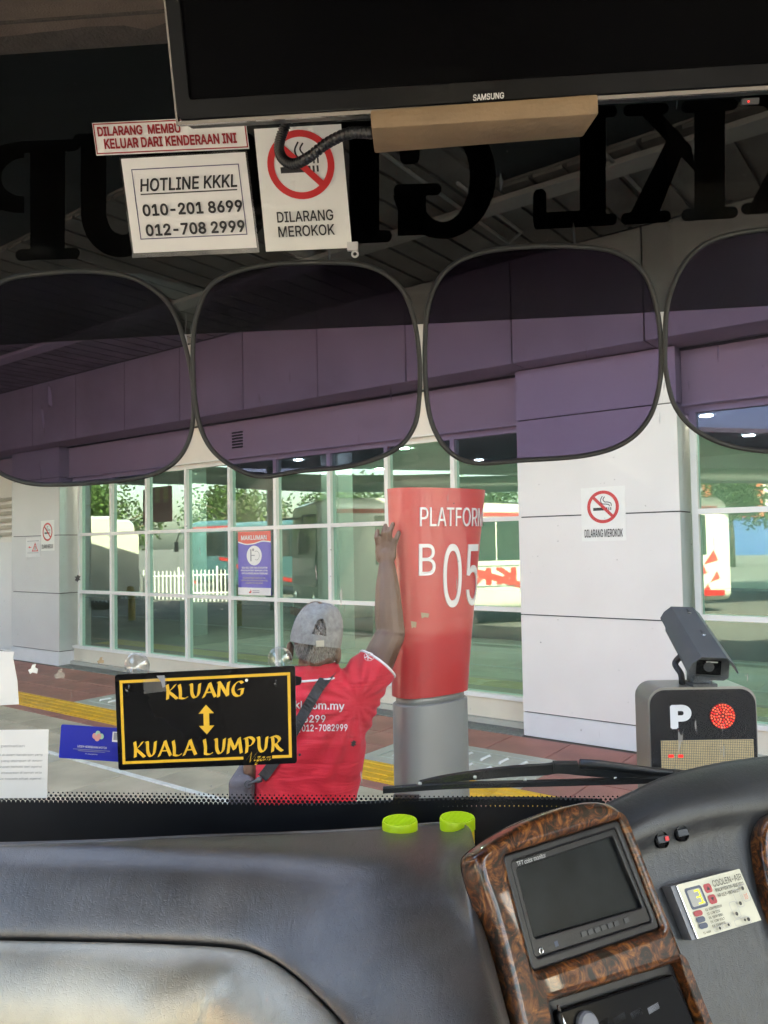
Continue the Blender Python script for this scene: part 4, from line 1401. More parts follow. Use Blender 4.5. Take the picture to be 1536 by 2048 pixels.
# shirt
def sm_mat():
    mt, nt, out = new_mat('red_polo_cloth')
    b = nt.nodes.new('ShaderNodeBsdfPrincipled')
    nt.links.new(b.outputs[0], out.inputs[0])
    b.inputs['Base Color'].default_value = (0.62, 0.011, 0.030, 1)
    b.inputs['Roughness'].default_value = 0.75
    b.inputs['Sheen Weight'].default_value = 0.25
    b.inputs['Sheen Tint'].default_value = (1, 0.5, 0.6, 1)
    tc = nt.nodes.new('ShaderNodeTexCoord')
    mp = nt.nodes.new('ShaderNodeMapping')
    mp.inputs['Rotation'].default_value = (0, R(-52), 0)
    mp.inputs['Scale'].default_value = (1.1, 1.0, 6.0)
    nt.links.new(tc.outputs['Object'], mp.inputs[0])
    nz = nt.nodes.new('ShaderNodeTexNoise')
    nz.inputs['Scale'].default_value = 2.6
    nz.inputs['Detail'].default_value = 3
    nz.inputs['Distortion'].default_value = 0.6
    nt.links.new(mp.outputs[0], nz.inputs['Vector'])
    wv = nt.nodes.new('ShaderNodeTexNoise')
    wv.inputs['Scale'].default_value = 700
    nt.links.new(tc.outputs['Object'], wv.inputs['Vector'])
    b1 = nt.nodes.new('ShaderNodeBump')
    b1.inputs['Strength'].default_value = 0.6
    b1.inputs['Distance'].default_value = 0.03
    nt.links.new(nz.outputs[0], b1.inputs['Height'])
    b2 = nt.nodes.new('ShaderNodeBump')
    b2.inputs['Strength'].default_value = 0.15
    b2.inputs['Distance'].default_value = 0.002
    nt.links.new(wv.outputs[0], b2.inputs['Height'])
    nt.links.new(b1.outputs[0], b2.inputs['Normal'])
    nt.links.new(b2.outputs[0], b.inputs['Normal'])
    return mt
M['shirt'] = sm_mat()
rings = [(632, 1333, 0.070, 0.066), (632, 1347, 0.098, 0.084), (629, 1362, 0.150, 0.105), (626, 1384, 0.188, 0.118), (623, 1420, 0.200, 0.128), (620, 1470, 0.200, 0.135),
         (615, 1530, 0.192, 0.137), (609, 1590, 0.188, 0.138), (606, 1660, 0.192, 0.140), (606, 1720, 0.195, 0.142)]
sr_ = []
for px, py, rx, ry in rings:
    c = at(px, py, YB)
    sr_.append([Vector((c.x + rx * math.copysign(abs(math.cos(A_)) ** 0.85, math.cos(A_)), c.y + ry * math.sin(A_), c.z)) for A_ in [2 * math.pi * k / 28 for k in range(28)]])
g = [loft(sr_)]
g.append(limb([at(640, 1400, 2.74), at(690, 1392, 2.74), at(727, 1362, 2.755), at(752, 1333, 2.775)], [0.085, 0.088, 0.085, 0.079], 18))
g.append(limb([at(668, 1460, 2.74), at(712, 1415, 2.74), at(745, 1360, 2.765)], [0.09, 0.075, 0.058], 18))
g.append(limb([at(660, 1500, 2.74), at(700, 1452, 2.74), at(728, 1405, 2.755)], [0.10, 0.07, 0.055], 18))
g.append(limb([at(600, 1398, 2.74), at(545, 1398, 2.735), at(525, 1460, 2.73)], [0.085, 0.085, 0.08], 18))
sh = remesh(join(*g), 0.0075, 12, 0.5)
# open the sleeve where the arm leaves it
axis = (at(766, 1312, 2.79) - at(735, 1355, 2.76)).normalized()
cutp = at(757, 1330, 2.78)
bm = bmesh.new()
vs = [bm.verts.new(v) for v in sh[0]]
for f_ in sh[1]:
    try:
        bm.faces.new([vs[i] for i in f_])
    except ValueError:
        pass
bmesh.ops.recalc_face_normals(bm, faces=bm.faces)
res = bmesh.ops.bisect_plane(bm, geom=bm.verts[:] + bm.edges[:] + bm.faces[:], plane_co=cutp, plane_no=axis, clear_outer=True)
ring_pts = [v.co.copy() for v in res['geom_cut'] if isinstance(v, bmesh.types.BMVert)]
bmesh.ops.bisect_plane(bm, geom=bm.verts[:] + bm.edges[:] + bm.faces[:], plane_co=Vector((0, 0, at(606, 1715, YB).z)), plane_no=Vector((0, 0, -1)), clear_outer=True)
bm.verts.index_update()
sv = [v.co.copy() for v in bm.verts]
sf = [tuple(v.index for v in f_.verts) for f_ in bm.faces]
nrm = [v.normal.copy() for v in bm.verts]
bm.free()
arm_pit = at(716, 1400, 2.70)
zlow, zhi = at(606, 1640, YB).z, at(606, 1500, YB).z
for i_, p in enumerate(sv):                            # cloth folds: rays from the raised shoulder, drapes towards the hem
    dx, dz = p.x - arm_pit.x, p.z - arm_pit.z
    r_ = math.hypot(dx, dz)
    th = math.atan2(dz, dx)
    n1 = noise.noise(p * 9.0)
    a1 = math.exp(-((r_ - 0.17) / 0.12) ** 2) * 0.0062 * math.sin(th * 15 + 2.6 * n1)
    k = min(1, max(0, (zhi - p.z) / (zhi - zlow)))
    a2 = k * 0.0055 * math.sin(p.x * 62 + p.z * 30 + 3.0 * n1)
    edge = min(1.0, max(0.0, (cutp - p).dot(axis) / 0.05))
    sv[i_] = p + nrm[i_] * (a1 + a2) * edge
shirt = mk('shirt', sv, sf, M['shirt'], man, smooth=True)
sbv = BVHTree.FromPolygons([tuple(v) for v in sv], sf)
# white rib at the sleeve end and collar
u_ = axis.orthogonal().normalized()
w_ = axis.cross(u_)
cen = sum(ring_pts, Vector()) / max(1, len(ring_pts))
ring_pts.sort(key=lambda p: math.atan2((p - cen).dot(w_), (p - cen).dot(u_)))
rp_ = ring_pts[::max(1, len(ring_pts) // 40)]
rp_ = [cen + (p - cen) * 0.985 for p in rp_]
mk('sleeve_rib', *tube(rp_, 0.0052, 8, closed=True), M['shirt_trim'], shirt, smooth=True)
colr = []
for (rx, ry, dz) in ((0.088, 0.080, -0.030), (0.086, 0.079, -0.004), (0.078, 0.074, 0.020), (0.073, 0.071, 0.018), (0.076, 0.073, -0.02)):
    c = at(632, 1340, 2.725)
    colr.append([Vector((c.x + rx * math.cos(A_), c.y + ry * math.sin(A_), c.z + dz + 0.008 * math.cos(A_ + 1.57) + 0.006 * math.cos(A_))) for A_ in [2 * math.pi * k / 36 for k in range(36)]])
mk('collar', *loft(colr, False), M['shirt'], shirt, smooth=True)
ct = colr[0]
mk('collar_rib', *tube([p + Vector((0, -0.001, -0.001)) for p in ct], 0.0042, 6, closed=True), M['shirt_trim'], shirt, smooth=True)
# printing on the back
def on_cloth(geo, px0, px1, py_base, py_top, name, slope=0.0, lift=0.0028, mt='paper'):
    v, f = fit(geo, 0, 1, 0, 1)
    out = []
    for p in v:
        px = px0 + (px1 - px0) * p.x
        py = py_base + (py_top - py_base) * p.y + slope * (px - px0)
        h, nn, _, _ = sbv.ray_cast(CAM, ray(px, py).normalized())
        if h is None:
            h = at(px, py, 2.62)
        out.append(h + (CAM - h).normalized() * (lift + p.z * 0.5))
    return mk(name, out, f, M[mt], shirt)
on_cloth(text2d('www.kkkl.com.my', 0.012), 510, 689, 1419, 1399, 'lettering', 0.03)
on_cloth(text2d('07-7746299', 0.012), 536, 651, 1445, 1430, 'lettering', 0.0)
on_cloth(text2d('010-2018699/012-7082999', 0.012), 506, 695, 1466, 1450, 'lettering', -0.012)
lg = []
for r_ in (1.0,):
    lg.append(stroke(arc(0, 0, 1.0, 0, 360, 28, 1.15), 0.10, True))
for a_ in (20, 75, 130):
    c, s_ = math.cos(R(a_)), math.sin(R(a_))
    lg.append(stroke([(-c * 0.9, -s_ * 0.9), (-0.2 * s_, 0.2 * c), (c * 0.9, s_ * 0.9)], 0.22))
on_cloth(join(*lg), 728, 748, 1322, 1304, 'emblem', 0.0)
# trousers and shoes
tg = [limb([at(606, 1660, YB), at(606, 1700, YB)], [0.15, 0.15])]
for sx in (-1, 1):
    h0 = Vector((hip.x + sx * 0.095, hip.y, hip.z - 0.03))
    tg.append(limb([h0, Vector((hip.x + sx * 0.11, hip.y + 0.02, 0.47)), Vector((hip.x + sx * 0.12, hip.y - 0.02, 0.12))], [0.11, 0.085, 0.07]))
tr_ = remesh(join(*tg), 0.013, 5)
mk('trousers', tr_[0], tr_[1], M['trouser'], man, smooth=True)
for sx in (-1, 1):
    a0 = Vector((hip.x + sx * 0.12, hip.y - 0.02, 0.05))
    v, f = remesh(join(limb([a0 + Vector((0, -0.04, 0)), a0 + Vector((sx * 0.02, 0.17, -0.005))], [0.047, 0.044])), 0.01, 2)
    mk('shoe', [Vector((p.x, p.y, max(p.z, 0.003))) for p in v], f, M['shoe'], man, smooth=True)
# cap: soft crown with a half-moon opening and a strap at the back
tilt = Matrix.Rotation(R(9), 3, 'Y') @ Matrix.Rotation(R(-6), 3, 'X')
cc_ = at(635, 1262, 2.70)
V, Fc = [], []
nA, nR = 120, 44
for i in range(nR + 1):
    t_ = i / nR
    ph = t_ * math.pi / 2
    for k in range(nA):
        A_ = 2 * math.pi * k / nA
        rr = math.sin(ph) ** 0.72
        hgt = math.cos(ph) ** 0.85
        wob = 1 + 0.022 * math.sin(3 * A_ + 1.0) * math.sin(2 * ph) + 0.02 * math.sin(5 * A_ + 2 * ph)
        p = Vector((0.089 * rr * math.cos(A_) * wob, 0.106 * rr * math.sin(A_) * wob, -0.030 + 0.128 * hgt * wob))
        V.append(cc_ + tilt @ p)
for i in range(nR):
    for k in range(nA):
        A_ = 2 * math.pi * (k + 0.5) / nA
        dx = (A_ - R(280)) / R(16)
        dz = (1 - (i + 0.5) / nR) / 0.42
        zz = (i + 0.5) / nR
        if abs(dx) < 1 and zz < 0.93 and (1 - zz) / 0.34 < math.sqrt(max(0, 1 - dx * dx)):
            continue
        Fc.append((i * nA + k, i * nA + (k + 1) % nA, (i + 1) * nA + (k + 1) % nA, (i + 1) * nA + k))
V2 = list(V)
for k in range(nA):                                     # short turned-in band under the rim
    A_ = 2 * math.pi * k / nA
    V2.append(cc_ + tilt @ Vector((0.088 * math.cos(A_), 0.105 * math.sin(A_), -0.047)))
b0 = nR * nA
n2 = len(V)
for k in range(nA):
    Fc.append((b0 + k, b0 + (k + 1) % nA, n2 + (k + 1) % nA, n2 + k))
cap = mk('cap', V2, Fc, M['cap'], man, smooth=True)
pk = []
for r_, dz in ((1.0, -0.035), (1.25, -0.045), (1.5, -0.062), (1.62, -0.07)):
    pk.append([cc_ + tilt @ Vector((0.088 * (0.5 + 0.5 * 1) * math.cos(A_) * (1 if r_ < 1.1 else 0.92), 0.104 * r_ * math.sin(A_), dz)) for A_ in [R(15 + 150 * k / 18) for k in range(19)]])
Vp = [p for r_ in pk for p in r_] + [p - Vector((0, 0, 0.004)) for r_ in pk for p in r_]
n_ = 19
Fp = [(i * n_ + k, i * n_ + k + 1, (i + 1) * n_ + k + 1, (i + 1) * n_ + k) for i in range(3) for k in range(18)]
Fp += [tuple(j + 4 * n_ for j in reversed(q_)) for q_ in Fp]
mk('cap_peak', Vp, Fp, M['cap'], cap, smooth=True)
stp = []
for z_ in (-0.046, -0.030):
    stp.append([cc_ + tilt @ Vector((0.0915 * math.cos(R(a_)), 0.1085 * math.sin(R(a_)), z_)) for a_ in range(258, 312, 4)])
n_ = len(stp[0])
mk('cap_strap', stp[0] + stp[1], [(k, k + 1, n_ + k + 1, n_ + k) for k in range(n_ - 1)], M['cap'], cap, smooth=True)
bk = cc_ + tilt @ Vector((0.0935 * math.cos(R(284)), 0.1105 * math.sin(R(284)), -0.038))
mk('cap_buckle', *fbox(bk, EX, EZ, EY, -0.013, 0.013, -0.010, 0.010, -0.003, 0.003), M['steel'], cap)
# short cropped hair below the cap
hv, hf, dv, df_ = [], [], [], []
for _ in range(8000):
    A_ = random.uniform(R(195), R(345))
    ph = random.uniform(R(55), R(140))
    nrm = Vector((math.sin(ph) * math.cos(A_), math.sin(ph) * math.sin(A_), math.cos(ph)))
    p = hc + Vector((0.0775 * nrm.x, 0.0985 * nrm.y, 0.1185 * nrm.z))
    if p.z < hc.z - 0.082 + 0.02 * abs(math.cos(A_)):
        continue
    d_ = (nrm * 0.45 + Vector((random.gauss(0, 0.35), random.gauss(0, 0.2), -0.9))).normalized() * random.uniform(0.008, 0.014)
    w_ = nrm.cross(d_).normalized() * 0.0007
    tgt_v, tgt_f = (hv, hf) if random.random() < 0.5 else (dv, df_)
    k = len(tgt_v)
    tgt_v += [p - w_, p + w_, p + d_]
    tgt_f.append((k, k + 1, k + 2))
mk('hair', hv, hf, M['hair_g'], man)['kind'] = 'stuff'
mk('dark_hair', dv, df_, M['hair_d'], man)['kind'] = 'stuff'

# ------------------------------------------------------------------ shoulder bag
bagc = at(488, 1598, 2.74)
bag = empty('shoulder_bag', Vector((bagc.x, bagc.y, bagc.z - 0.12)), 'grey shoulder bag with black diagonal strap worn by the person', 'bag')
v, f = fbox(bagc, EX, EZ, EY, -0.038, 0.05, -0.13, 0.10, -0.10, 0.13)
bevel_obj(mk('bag_body', v, f, M['bag'], bag), 0.025, 3)
sp_px = [(664, 1338), (655, 1352), (640, 1372), (622, 1402), (605, 1432), (592, 1455), (575, 1485), (555, 1515), (535, 1543), (524, 1556)]
sp_px = cr2(sp_px, 5)
L_, R_ = [], []
for i, (px, py) in enumerate(sp_px):
    a_ = sp_px[max(0, i - 1)]
    b_ = sp_px[min(len(sp_px) - 1, i + 1)]
    tx, ty = b_[0] - a_[0], b_[1] - a_[1]
    l_ = math.hypot(tx, ty)
    nx, ny = -ty / l_ * 10.5, tx / l_ * 10.5
    for S_, lst in ((1, L_), (-1, R_)):
        h = hit(sbv, px + nx * S_, py + ny * S_)
        if h is None:
            h = at(px + nx * S_, py + ny * S_, 2.68)
        lst.append(h + (CAM - h).normalized() * 0.009)
n_ = len(L_)
Vs = L_ + R_ + [p + Vector((0, 0.003, 0)) for p in L_ + R_]
Fs = [(k, k + 1, n_ + k + 1, n_ + k) for k in range(n_ - 1)] + [(2 * n_ + k, 3 * n_ + k, 3 * n_ + k + 1, 2 * n_ + k + 1) for k in range(n_ - 1)]
Fs += [(k, 2 * n_ + k, 2 * n_ + k + 1, k + 1) for k in range(n_ - 1)] + [(n_ + k, n_ + k + 1, 3 * n_ + k + 1, 3 * n_ + k) for k in range(n_ - 1)]
strap = mk('strap', Vs, Fs, M['strap'], bag)
e0 = (L_[-1] + R_[-1]) / 2 + Vector((0, -0.01, 0))
e1 = at(497, 1568, e0.y)
v, f = tube([e0, e0.lerp(e1, 0.3), e0.lerp(e1, 0.45), e0.lerp(e1, 0.8), e1], [0.010, 0.010, 0.005, 0.004, 0.006], 8)
mk('snap_clip', v, f, M['cctv'], strap, smooth=True)
v, f = tube([e1 + Vector((0.012 * math.cos(R(a_)), 0, 0.012 * math.sin(R(a_)))) for a_ in range(0, 360, 24)], 0.003, 6, closed=True)
mk('ring', v, f, M['cctv'], strap, smooth=True)

# ================================================================== PARKING DISPLAY AND ITS CCTV CAMERA
KY = 2.70
KP = Plane((0, KY, 1), (0, -1, 0))
tl, trr = KP.at(1296, 1376), KP.at(1512, 1372)
kz = (tl.z + trr.z) / 2
kx0, kx1 = tl.x, trr.x
kio = empty('parking_display', Vector(((kx0 + kx1) / 2, KY + 0.07, 0)), 'bronze edged parking display with white P and lit red light', 'display')
out_ = [(kx0, 0.0), (kx1, 0.0)] + [(x, z) for x, z in [(kx1 - 0.055 + 0.055 * math.cos(R(a_)), kz - 0.055 + 0.055 * math.sin(R(a_))) for a_ in range(0, 91, 10)]] + \
       [(kx0 + 0.055 + 0.055 * math.cos(R(a_)), kz - 0.055 + 0.055 * math.sin(R(a_))) for a_ in range(90, 181, 10)]
n_ = len(out_)
V = [Vector((x, KY + 0.002, z)) for x, z in out_] + [Vector((x, KY + 0.145, z)) for x, z in out_]
auto_smooth(mk('casing', V, [tuple(range(n_)), tuple(range(2 * n_ - 1, n_ - 1, -1))] + [(k, n_ + k, n_ + (k + 1) % n_, (k + 1) % n_) for k in range(n_)], M['kiosk'], kio), 30)
inn = [((x - (kx0 + kx1) / 2) * 0.975 + (kx0 + kx1) / 2, min(z, kz) * 0.994) for x, z in out_]
V = [Vector((x, KY - 0.002, z)) for x, z in inn] + [Vector((x, KY + 0.0019, z)) for x, z in inn]
mk('face_plate', V, [tuple(range(n_)), tuple(range(2 * n_ - 1, n_ - 1, -1))] + [(k, n_ + k, n_ + (k + 1) % n_, (k + 1) % n_) for k in range(n_)], M['kiosk_face'], kio)
KF = Plane((0, KY - 0.004, 1), (0, -1, 0))
p0, p1 = KF.at(1341, 1458), KF.at(1382, 1409)
g = fit(text2d('P', 0.05), p0.x, p1.x, p0.z, p1.z)
mk('lettering', [Vector((p.x, KY - 0.0045 - p.z * 0.4, p.y)) for p in g[0]], g[1], M['paper'], kio)
lc = KF.at(1445, 1432)
lamp = mk('red_light', *lathe([(0.045, 0), (0.045, 0.002), (0.044, 0.003)], Vector((lc.x, KY - 0.0025, lc.z)), EX, EZ, -EY, 28), M['lamp_base'], kio)
cnt_ = 0
for rr_, nn in ((0.004, 1), (0.0125, 7), (0.021, 13), (0.030, 19), (0.039, 25)):
    for i in range(nn):
        A_ = 2 * math.pi * i / nn + rr_ * 40
        o_ = Vector((lc.x + (rr_ if nn > 1 else 0) * math.cos(A_), KY - 0.0056, lc.z + (rr_ if nn > 1 else 0) * math.sin(A_)))
        v, f = lathe([(0.0031, 0), (0.0028, 0.0022), (0.001, 0.0032)], o_, EX, EZ, -EY, 8)
        mk('led', v, f, M['led_rc'] if (i + nn) % 3 else M['led_r'], lamp)
a0, a1 = KF.at(1321, 1481), KF.at(1507, 1483)
zb_ = KF.at(1321, 1548).z
mx_ = mk('led_matrix', [Vector((a0.x, KY - 0.0024, zb_)), Vector((a1.x, KY - 0.0024, zb_)), Vector((a1.x, KY - 0.0024, a0.z)), Vector((a0.x, KY - 0.0024, a0.z)),
                        Vector((a0.x, KY - 0.0045, zb_)), Vector((a1.x, KY - 0.0045, zb_)), Vector((a1.x, KY - 0.0045, a0.z)), Vector((a0.x, KY - 0.0045, a0.z))], BOXF, M['int_dark'], kio)
V, Fc = [], []
nx_, nz_ = 52, 20
cw, chh = (a1.x - a0.x) / nx_, (a0.z - zb_) / nz_
for i in range(nx_):
    for j in range(nz_):
        x, z = a0.x + cw * (i + .5), zb_ + chh * (j + .5)
        k = len(V)
        V += [Vector((x - cw * .36, KY - 0.005, z - chh * .36)), Vector((x + cw * .36, KY - 0.005, z - chh * .36)), Vector((x + cw * .36, KY - 0.005, z + chh * .36)), Vector((x - cw * .36, KY - 0.005, z + chh * .36))]
        Fc.append((k, k + 1, k + 2, k + 3))
mk('pixel_grid', V, Fc, M['matrix'], mx_)['kind'] = 'stuff'
for x0, x1 in ((1337, 1347), (1356, 1366)):
    a_, b_ = KF.at(x0, 1515), KF.at(x1, 1509)
    mk('lit_dash', *box8([Vector((x, y, z)) for z in (a_.z, b_.z) for x, y in ((a_.x, KY - 0.0062), (b_.x, KY - 0.0062), (b_.x, KY - 0.0052), (a_.x, KY - 0.0052))]), M['led_r'], mx_)
# camera housing
fc_, rc_ = at(1419, 1334, 2.58), at(1362, 1240, 3.02)
cax = (fc_ - rc_).normalized()
cu_ = (EX - cax * EX.dot(cax)).normalized()
cv_ = cax.cross(cu_) * -1
if cv_.z < 0:
    cv_ = -cv_
Lc = (fc_ - rc_).length
cct = empty('cctv_camera', Vector((fc_.lerp(rc_, .5).x, fc_.lerp(rc_, .5).y, kz)), 'dark grey box CCTV camera mounted above the parking display', 'camera')
prof = [(-0.062, -0.036), (-0.048, -0.046), (0.048, -0.046), (0.062, -0.036), (0.062, 0.02), (0.036, 0.046), (-0.036, 0.046), (-0.062, 0.02)]
V = [rc_ + cu_ * a_ + cv_ * b_ + cax * 0.03 for a_, b_ in prof] + [fc_ + cu_ * a_ + cv_ * b_ for a_, b_ in prof]
auto_smooth(mk('housing', V, [tuple(range(7, -1, -1)), tuple(range(8, 16))] + [(k, (k + 1) % 8, 8 + (k + 1) % 8, 8 + k) for k in range(8)], M['cctv'], cct), 25)
rf = [(-0.078, 0.005), (-0.066, 0.030), (-0.040, 0.054), (0.040, 0.054), (0.066, 0.030), (0.078, 0.005)]
V = []
for o_, k_ in ((rc_, 1.0), (fc_ + cax * 0.05, 1.0)):
    V += [o_ + cu_ * a_ + cv_ * b_ for a_, b_ in rf] + [o_ + cu_ * a_ * 0.95 + cv_ * (b_ - 0.003) for a_, b_ in rf]
Fc = [(k, k + 1, 12 + k + 1, 12 + k) for k in range(5)] + [(6 + k, 18 + k, 18 + k + 1, 6 + k + 1) for k in range(5)] + [(12 + k, 12 + k + 1, 18 + k + 1, 18 + k) for k in range(5)] + [(k + 1, k, 6 + k, 6 + k + 1) for k in range(5)]
roof = auto_smooth(mk('sun_shield', V, Fc, M['cctv'], cct), 25)
for t_ in (0.16, 0.66):
    o_ = rc_.lerp(fc_, t_) + cv_ * 0.0545 + cu_ * 0.012
    mk('slot', *fbox(o_, cu_, cax, cv_, -0.003, 0.003, -0.045, 0.0, 0, 0.0012), M['ink'], roof)
    mk('screw', *lathe([(0.007, 0), (0.007, 0.003), (0.004, 0.005)], o_ + cax * 0.006, cu_, cax, cv_, 12), M['chrome'], roof)
mk('front_window', *fbox(fc_, cu_, cv_, cax, -0.042, 0.036, -0.026, 0.024, 0.0005, 0.003), M['tv_screen'], cct)
mk('lens', *lathe([(0.017, 0), (0.017, 0.003), (0.013, 0.0035), (0.012, 0.001)], fc_ + cax * 0.003 + cu_ * -0.003 + cv_ * 0.002, cu_, cv_, cax, 20), M['cctv'], cct)
mk('window_strip', *fbox(fc_, cu_, cv_, cax, -0.012, 0.024, 0.017, 0.021, 0.0032, 0.005), M['sticker'], cct)  # thin white strip near the top of the front window
mk('sill', *fbox(fc_, cu_, cv_, cax, -0.045, 0.045, -0.040, -0.030, 0.0005, 0.012), M['cctv'], cct)
bb = at(1402, 1366, 2.72)
bb.z = kz + 0.001
mk('foot_plate', *hbox(bb.x - 0.04, bb.x + 0.045, bb.y - 0.03, bb.y + 0.06, kz + 0.0012, kz + 0.012), M['cctv'], cct)
mid = fc_.lerp(rc_, 0.40) - cv_ * 0.046
auto_smooth(mk('bracket', *loft([[bb + Vector((a_ * 0.03, 0.02 + b_ * 0.03, 0.012)) for a_, b_ in ((-1, -1), (1, -1), (1, 1), (-1, 1))],
                     [mid + cu_ * (a_ * 0.022) + cax * (-b_ * 0.03) for a_, b_ in ((-1, -1), (1, -1), (1, 1), (-1, 1))]]), M['cctv'], cct), 30)
v, f = tube(cr_open([rc_.lerp(fc_, .62) + cu_ * -0.050 + cv_ * -0.030, rc_.lerp(fc_, .62) + cu_ * -0.072 + cv_ * -0.065, Vector((bb.x - 0.062, bb.y + 0.02, kz + 0.04)), Vector((bb.x - 0.055, bb.y + 0.03, kz + 0.004))], 6), 0.011, 10)
mk('cable_hose', v, f, M['blk_rubber'], cct, smooth=True)

# ================================================================== OUR BUS: SHELL
WS = Plane(bpt(0, 1.35, 0), BY + Vector((0, 0, 0.12)))
def wsz(z):                                             # distance ahead of the glass at a height
    return 1.35 - 0.12 * z
FLZ = -1.55
struct(mk('floor', *bbox(-1.24, 1.24, -9.5, 1.30, FLZ - 0.06, FLZ), M['bus_in']))
struct(mk('ceiling', *join(bbox(-1.24, 1.24, -9.5, -2.7, 0.93, 1.0), bbox(-1.24, -0.85, -2.699, -1.301, 0.93, 1.0), bbox(0.85, 1.24, -2.699, -1.301, 0.93, 1.0), bbox(-1.24, 1.24, -1.3, -0.55, 0.93, 1.0)), M['bus_ceil']))
struct(mk('added_roof_hatch', [bpt(-0.85, -2.7, 0.96), bpt(0.85, -2.7, 0.96), bpt(0.85, -1.3, 0.96), bpt(-0.85, -1.3, 0.96)], [(0, 1, 2, 3)], M['side_glass']))  # unseen glazed opening added so skylight puts a sheen on the dashboard
struct(mk('ceiling', *bbox(-1.24, 1.24, -0.549, 1.24, 0.93, 1.0), M['liner']))
struct(mk('wall_rear', *bbox(-1.24, 1.24, -9.56, -9.501, FLZ, 0.929), M['bus_in']))
struct(mk('wall_front', *bbox(-1.24, 1.24, 1.46, 1.50, FLZ - 0.3, -0.66), M['coach_w']))
for sx, nm in ((-1, 'wall_left'), (1, 'wall_right')):
    a, b = sx * 1.241, sx * 1.30
    x0, x1 = min(a, b), max(a, b)
    wl = struct(mk(nm, *join(bbox(x0, x1, -9.56, 0.0, FLZ - 0.3, -0.50), bbox(x0, x1, -9.56, 1.24, 0.72, 1.0), bbox(x0, x1, 0.0, 1.49, FLZ - 0.3, -1.15),
                             bbox(x0, x1, 1.14, 1.24, -1.149, 0.719), bbox(x0, x1, -0.06, 0.0, -0.499, 0.719), bbox(x0, x1, -9.56, -9.3, -0.499, 0.719)), M['bus_in']))
    for k in range(5):
        y0 = -9.3 + k * 1.848
        xm = sx * 1.27
        mk('side_window', [bpt(xm, y0, -0.50), bpt(xm, y0 + 1.80, -0.50), bpt(xm, y0 + 1.80, 0.72), bpt(xm, y0, 0.72)], [(0, 1, 2, 3)], M['side_glass'], wl)
        if k:
            mk('window_post', *bbox(min(xm - .02, xm + .02), max(xm - .02, xm + .02), y0 - 0.04, y0 - 0.001, -0.499, 0.719), M['blk_rubber'], wl)
    xm = sx * 1.27
    mk('door_glass', [bpt(xm, 0.0, -1.15), bpt(xm, 1.14, -1.15), bpt(xm, 1.14, 0.72), bpt(xm, 0.0, 0.72)], [(0, 1, 2, 3)], M['side_glass'], wl)
# windscreen
def wsb(x, z, off=0.0):
    return bpt(x, wsz(z), z) + WS.n * off
wsc = struct(mk('windscreen', [wsb(-1.24, -0.67), wsb(1.24, -0.67), wsb(1.24, 0.96), wsb(-1.24, 0.96)], [(0, 1, 2, 3)], M['ws']))
# dark film across the top of the glass, its lower edge as measured
tl_ = [(-520, 735), (0, 690), (384, 668), (768, 652), (1152, 633), (1536, 612), (2100, 578)]
low = [WS.at(x, y, 0.0015) for x, y in tl_]
top_ = [WS.at(x, -150, 0.0015) for x, y in tl_]
n_ = len(low)
mk('tint_film', low + top_, [(k, k + 1, n_ + k + 1, n_ + k) for k in range(n_ - 1)], M['tint'], wsc)
# black ceramic band along the bottom with its dot fringe
fe = [(-600, 1597), (0, 1604), (300, 1607), (600, 1611), (900, 1613), (1200, 1613), (1536, 1610), (2100, 1600)]
fp = cr_open([Vector((x, y, 0)) for x, y in fe], 5)
a_ = [WS.at(p.x, p.y, 0.001) for p in fp]
b_ = [WS.at(p.x, 1770, 0.001) for p in fp]
n_ = len(a_)
mk('frit_band', a_ + b_, [(k, k + 1, n_ + k + 1, n_ + k) for k in range(n_ - 1)], M['frit'], wsc)
V, Fc = [], []
def fy(x):
    for p, q_ in zip(fp[:-1], fp[1:]):
        if p.x <= x <= q_.x:
            return p.y + (q_.y - p.y) * (x - p.x) / (q_.x - p.x)
    return fp[-1].y
for r_, (dy, rad, sh_) in enumerate(((-1.0, 4.3, 0), (-7.5, 3.6, .5), (-14, 2.7, 0), (-20, 1.8, .5))):
    x = -20.0
    while x < 1560:
        xx = x + sh_ * 9.4
        c = WS.at(xx, fy(xx) + dy, 0.0012)
        k0 = len(V)
        ru = (WS.at(xx + rad, fy(xx) + dy, 0.0012) - c).length
        uu = (WS.at(xx + 1, fy(xx), 0.0012) - WS.at(xx, fy(xx), 0.0012)).normalized()
        vv = WS.n.cross(uu)
        for k in range(8):
            V.append(c + uu * (ru * math.cos(k * math.pi / 4)) + vv * (ru * math.sin(k * math.pi / 4)))
        Fc.append(tuple(range(k0, k0 + 8)))
        x += 9.4
mk('frit_dots', V, Fc, M['frit'], wsc)['kind'] = 'stuff'
# lining above the glass with a torn edge over dark foam
struct(mk('header_foam', *bbox(-1.23, 1.23, 0.95, 1.18, 0.8125, 0.93), M['liner_d']))
ed = []
random.seed(3)
x = -1.2
while x < 1.2:
    ed.append((x, 1.128 + random.choice([-0.004, 0, 0.003, 0.006, 0.012]) + random.uniform(-.003, .003)))
    x += random.uniform(0.015, 0.06)
lo = [bpt(x, y, 0.811) for x, y in ed]
n_ = len(lo)
hi = [bpt(x, 0.8, 0.811) for x, y in ed]
struct(mk('torn_lining', lo + hi + [p + Vector((0, 0, 0.0014)) for p in lo + hi], [(k, k + 1, n_ + k + 1, n_ + k) for k in range(n_ - 1)] + [(2 * n_ + k, 3 * n_ + k, 3 * n_ + k + 1, 2 * n_ + k + 1) for k in range(n_ - 1)] + [(k, 2 * n_ + k, 2 * n_ + k + 1, k + 1) for k in range(n_ - 1)], M['liner']))
struct(mk('lining_seam', *bbox(-1.22, 1.22, 1.10, 1.104, 0.8075, 0.8109), M['liner_d']))
